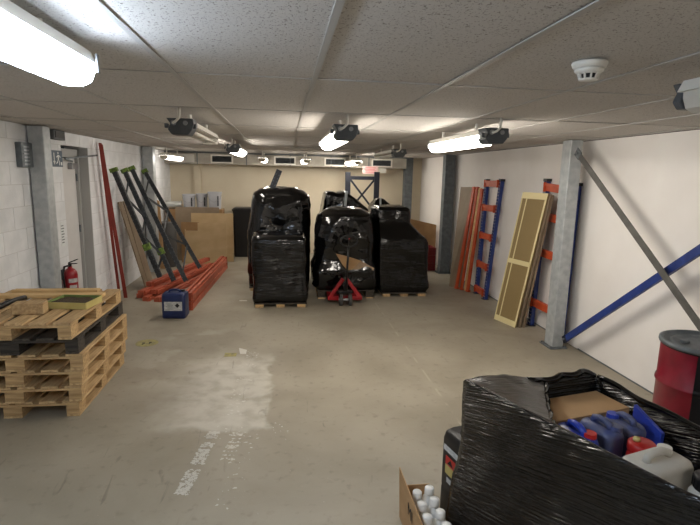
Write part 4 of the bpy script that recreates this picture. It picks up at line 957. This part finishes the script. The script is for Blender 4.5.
# painted band: proud panels following the shell on the room side
va = math.atan2(-dc.y, -dc.x)
def shellpatch(a0, a1, pr, n=16):
    vs = [(dc.x+r*math.cos(a0+(a1-a0)*i/n), dc.y+r*math.sin(a0+(a1-a0)*i/n), z) for r, z in pr for i in range(n+1)]
    return MB().add(vs, [(k*(n+1)+i, k*(n+1)+i+1, (k+1)*(n+1)+i+1, (k+1)*(n+1)+i) for k in range(len(pr)-1) for i in range(n)])
e_ = .0012
shellpatch(va-1.45, va-.12, [(dr_-.004+e_, .33), (dr_-.004+e_, .57), (dr_+.006+e_, .585), (dr_+.006+e_, .60), (dr_-.004+e_, .615), (dr_-.004+e_, .85)]).build('painted_band', 'crimson', t, smooth=True)
MB().lathe([(dr_-.02, .872), (dr_-.012, .862), (dr_+.008, .862), (dr_+.012, .872), (dr_+.010, .89), (dr_-.004, .895), (dr_-.016, .888), (dr_-.02, .872), (0, .872)], (dc.x, dc.y, 0), 48).build('lid', 'galv_dark', t, smooth=True)
MB().lathe([(.19, .0), (.2, .006), (.215, .0)], (dc.x, dc.y, .873), 40).build('lid_ring', 'galv_dark', t, smooth=True)
MB().cyl((dc.x-.12, dc.y+.05, .874), (dc.x-.12, dc.y+.05, .89), .03, n=18).build('bung', 'galv_dark', t)

# ------------------------------------------------------------------ foreground wrapped load, torn open at the top
FA = Vector((.903, 2.32, 0)); FU = Vector((.974, .225, 0)); FV = Vector((.225, -.974, 0)); FW, FL = .91, 1.36
def FP(s, t, z): return FA+FU*s+FV*t+Vector((0, 0, z))
def rim(s, t):
    a = s/FW; b = t/FL
    z = (1-a)*((1-b)*.955+b*1.09) + a*((1-b)*.86+b*.81)
    return z + .02*math.sin(a*9+b*4)*min(1, 6*(1-abs(2*a-1)))*(1 if t < .1 else .3)
t = thing('wrapped_load', 'large torn-open black wrapped load in the right foreground full of jugs', 'wrapped pallet', FP(FW/2, FL/2, 0), 'black wrapped pallet loads')
per = []
def seg(p, q, n):
    for i in range(n): per.append((p[0]+(q[0]-p[0])*i/n, p[1]+(q[1]-p[1])*i/n))
c_ = .014
seg((0, FL-c_), (0, c_), 60); per.append((.003, .003)); seg((c_, 0), (FW-c_, 0), 44); per.append((FW-.01, .01)); seg((FW, c_), (FW, FL-c_), 60); per.append((FW-.01, FL-.01)); seg((FW-c_, FL), (c_, FL), 44); per.append((.01, FL-.01))
rings = []
def ringat(k, off, drop=0):
    out = []
    for (s, tt_) in per:
        R_ = rim(s, tt_); cs, ct = s-FW/2, tt_-FL/2
        flare = .06*max(0, 1-k/.62) - .012*max(0, 1-abs(k-.72)/.15)
        f = Vector((cs/(FW/2), ct/(FL/2))); m = max(abs(f.x), abs(f.y)); ex = (abs(f.x) > .93)*math.copysign(1, cs); ey = (abs(f.y) > .93)*math.copysign(1, ct)
        p = FP(s+ex*(flare-off), tt_+ey*(flare*.6-off), R_*k-drop)
        nz = noise.fractal(Vector((p.x*3, p.y*3, p.z*5+p.y*3)), .6, 2, 3)*.007
        out.append(p+(FU*ex+FV*ey)*nz); out[-1].z = max(out[-1].z, .004)
    return out
for k in [i/34 for i in range(34)]: rings.append(ringat(k, 0))
rings += [ringat(.99, 0), ringat(1.0, .006), ringat(1.004, .016), ringat(1.0, .028), ringat(.985, .036), ringat(.95, .042), ringat(.88, .045), ringat(.80, .045), ringat(.70, .045)]
MB().loft(rings, cap=False).build('stretch_film', 'film_near', t, smooth=True)
# thin film stretched across the back left corner
n = 22; vs = []; idx = {}
S1, T1 = .52, .62
for i in range(n+1):
    for j in range(n+1-i):
        s, tt_ = S1*i/n, T1*j/n; zz = rim(0, tt_)*(1-i/n)+rim(s, 0)*(i/n) if (i or j) else rim(0, 0)
        e = (i/n)*(j/n)*4; zz += .004-.05*e+.008*noise.noise(Vector((s*14, tt_*14, 2)))
        idx[i, j] = len(vs); vs.append(FP(s*.98+.01, tt_*.98+.01, zz))
fs = []
for i in range(n):
    for j in range(n-i):
        fs.append((idx[i, j], idx[i, j+1], idx[i+1, j]))
        if j < n-i-1: fs.append((idx[i+1, j], idx[i, j+1], idx[i+1, j+1]))
MB().add(vs, fs).build('film_corner_sheet', 'film_grey', t, smooth=True)
# gathered rope of film along its free edge
pts = []
for i in range(26):
    a = i/25; s, tt_ = S1*(1-a), T1*a; z = rim(s, 0)*(1-a)+rim(0, tt_)*a-.05*4*a*(1-a)
    pts.append(FP(s+.012+.006*math.sin(a*23), tt_+.01, z-.008+.004*math.sin(a*31)))
MB().tube(pts, .013, 8).build('film_bunched_edge', 'film_b', t, smooth=True)
pts = [FP(.40+.47*a, .012+.01*math.sin(a*20), rim(.40+.47*a, 0)+.006+.005*math.sin(a*17)) for a in [i/20 for i in range(21)]]
MB().tube(pts, .018, 8).build('film_bunched_edge', 'film_b', t, smooth=True)
pts = [FP(FW-.01+.01*math.sin(a*16), .02+1.1*a, rim(FW, .02+1.1*a)+.003+.004*math.sin(a*22)) for a in [i/24 for i in range(25)]]
MB().tube(pts, .016, 8).build('film_bunched_edge', 'film_b', t, smooth=True)
# contents
def fbox(s0, s1, t0, t1, z0, z1): return MB().hexa([FP(s0, t1, z0), FP(s1, t1, z0), FP(s1, t0, z0), FP(s0, t0, z0), FP(s0, t1, z1), FP(s1, t1, z1), FP(s1, t0, z1), FP(s0, t0, z1)])
q = thing('carton', 'plain brown carton showing through the torn film at the back of the foreground load', 'carton', FP(.45, .15, 0))
fbox(.10, .84, .07, .29, .01, .81).build('box_body', 'card', q, bev=.004)
q = thing('carton', 'low brown carton carrying the jugs inside the foreground load', 'carton', FP(.43, .76, 0))
fbox(.10, .84, .31, 1.27, .01, .553).build('box_body', 'card', q, bev=.004)
ZJ = .555
AU, AV = math.atan2(FU.y, FU.x), math.atan2(FV.y, FV.x)
def can(s_, t_, hx, hy, h, ang, label, m, cap, rot=(0, 0)):
    q = jerrycan(FP(s_, t_, ZJ), hx, hy, h, ang, label, m, 'jug', cap, True, 'jugs in the foreground load')[0]
    q['category'] = 'jug'; q.rotation_euler = (rot[0], rot[1], 0)
can(.35, .425, .098, .058, .30, AV-.10, 'bright blue jug with moulded handle, leftmost in the torn load', 'jug_blue', 'jug_red')
can(.50, .425, .095, .058, .305, AV+.05, 'dusty blue jug between the bright blue jug and the other dusty one', 'jug_dusty', 'jug_dusty')
can(.655, .42, .09, .058, .295, AV+math.pi, 'dusty blue jug at the back beside the blue plastic sheet', 'jug_dusty', 'jug_blue')
can(.44, .755, .135, .08, .335, AU+.05, 'cloudy white jug with a looped handle in the torn load', 'jug_white', 'white_plastic')
c = FP(.55, .60, ZJ)
t2 = thing('red_canister', 'small red canister with a yellow tip among the jugs', 'canister', c, None)
MB().lathe([(0, 0), (.055, 0), (.058, .01), (.058, .21), (.05, .235), (0, .235)], c, 26).build('body', 'jug_red', t2, smooth=True)
MB().lathe([(.03, .236), (.056, .236), (.058, .24), (.058, .272), (.05, .28), (0, .28)], c, 26).build('screw_lid', 'jug_red', t2, smooth=True)
MB().lathe([(0, .282), (.016, .282), (.014, .296), (0, .30)], c+Vector((-.02, .012, 0)), 14).build('yellow_tip', 'yellow', t2, smooth=True)
c = FP(.525, .915, ZJ)
t2 = thing('canister', 'grey canister with a wide black screw cap at the right edge of the load', 'canister', c)
MB().lathe([(0, 0), (.065, 0), (.068, .01), (.068, .23), (.055, .255), (0, .255)], c, 26).build('body', 'jug_white', t2, smooth=True)
k = MB().lathe([(.03, .256), (.055, .256), (.057, .26), (.057, .305), (.05, .312), (0, .312)], c, 30).build('screw_cap', 'black', t2, smooth=True)
for i in range(20):
    a = i*math.tau/20; MB().obox((c.x+.0575*math.cos(a), c.y+.0575*math.sin(a), c.z+.282), (.003*math.cos(a), .003*math.sin(a), 0), (-.003*math.sin(a), .003*math.cos(a), 0), (0, 0, .018)).build('grip_rib', 'black', k)
quadslab([FP(.83, .32, .84), FP(.765, .53, .80), FP(.75, .53, ZJ), FP(.815, .32, ZJ)], FU*.02, 'plastic_sheet', 'jug_blue', 'bright blue plastic sheet standing on edge behind the red canister', 'plastic sheet')

# black canister behind the corner of the load
ang = math.atan2(.225, .974); cc = Vector((1.07, 2.535, 0))
t, dx, dy, C = jerrycan((cc.x, cc.y, .002), .135, .11, .575, ang, 'black canister with a hazard label beside the left corner of the foreground load', 'black', 'canister', 'black', True)
t['category'] = 'canister'
f = C-dx*.1362-Vector((0, 0, .02))
MB().obox(f+dy*.0+Vector((0, 0, .455)), dx*.0008, dy*.075, Vector((0, 0, .017))-dy*.0).build('white_strip', 'paper', t)
for s, m in ((1, 'jug_red'), (-1, 'yellow')):
    pts = [f-dx*.001+dy*a+Vector((0, 0, .36+b)) for a, b in ((-.05, 0), (.05, 0), (.05, .055*s), (-.05, .055*s))]
    MB().add(pts, [(0, 1, 2, 3)]).build('hazard_label', m, t)
MB().add([f-dx*.0016+dy*a+Vector((0, 0, .37+b)) for a, b in ((-.03, 0), (.03, 0), (.0, .035))], [(0, 1, 2)]).build('hazard_symbol', 'ink', t)
MB().obox(f+Vector((0, 0, .27)), dx*.0008, dy*.03, (0, 0, .015)).build('small_label', 'paper', t)

# open carton of white bottles
bx0, bx1, by0, by1, bz = .672, .842, 1.98, 2.58, .295
t = thing('open_carton', 'open brown carton of white bottles on the floor at the bottom edge', 'carton', ((bx0+bx1)/2, (by0+by1)/2, 0))
MB().box((bx0, by0, .001), (bx1, by1, .006)).build('bottom', 'card_dull', t)
MB().hexa([(bx0, by0, .0065), (bx0+.005, by0, .0065), (bx0+.005, by1, .0065), (bx0, by1, .0065), (bx0-.012, by0, bz+.02), (bx0-.007, by0, bz+.02), (bx0-.007, by1, bz+.02), (bx0-.012, by1, bz+.02)]).build('side_wall', 'card', t)
MB().box((bx1-.005, by0, .0065), (bx1, by1, .20)).build('side_wall', 'card', t)
MB().box((bx0+.006, by0, .0065), (bx1-.006, by0+.005, .2)).build('end_wall', 'card', t)
MB().box((bx0+.006, by1-.005, .0065), (bx1-.006, by1, .2)).build('end_wall', 'card', t)
text('MI', 'printed_letters', .10, (bx0-.0115, 2.36, .185), (0, -1, 0), (-.04, 0, 1), 'ink', t)
lbs = ['white bottle furthest back in the open carton, beside its tall flap', 'white bottle furthest back in the open carton, beside the black canister', 'second white bottle from the back along the tall carton flap', 'second white bottle from the back on the film side of the carton', 'third white bottle from the back along the tall carton flap', 'third white bottle from the back on the film side of the carton', 'fourth white bottle from the back along the tall carton flap', 'fourth white bottle from the back on the film side of the carton']
proto = None
i = 0
for yy in (2.40, 2.30, 2.20, 2.10):
    for xx in (.720, .797):
        loc = (xx, yy+(.03 if xx > .75 else 0), .0065)
        if proto is None:
            proto = thing('bottle', lbs[0], 'bottle', loc, 'white bottles in the open carton')
            MB().lathe([(0, 0), (.036, 0), (.038, .006), (.038, .19), (.034, .215), (.025, .228), (.022, .236), (0, .236)], loc, 20).build('body', 'bottle', proto, smooth=True)
            MB().lathe([(.01, .2365), (.026, .2365), (.027, .24), (.0255, .27), (.022, .275), (0, .275)], loc, 20).build('cap', 'bottle', proto, smooth=True)
        else: dup(proto, loc, 0, lbs[i])
        i += 1
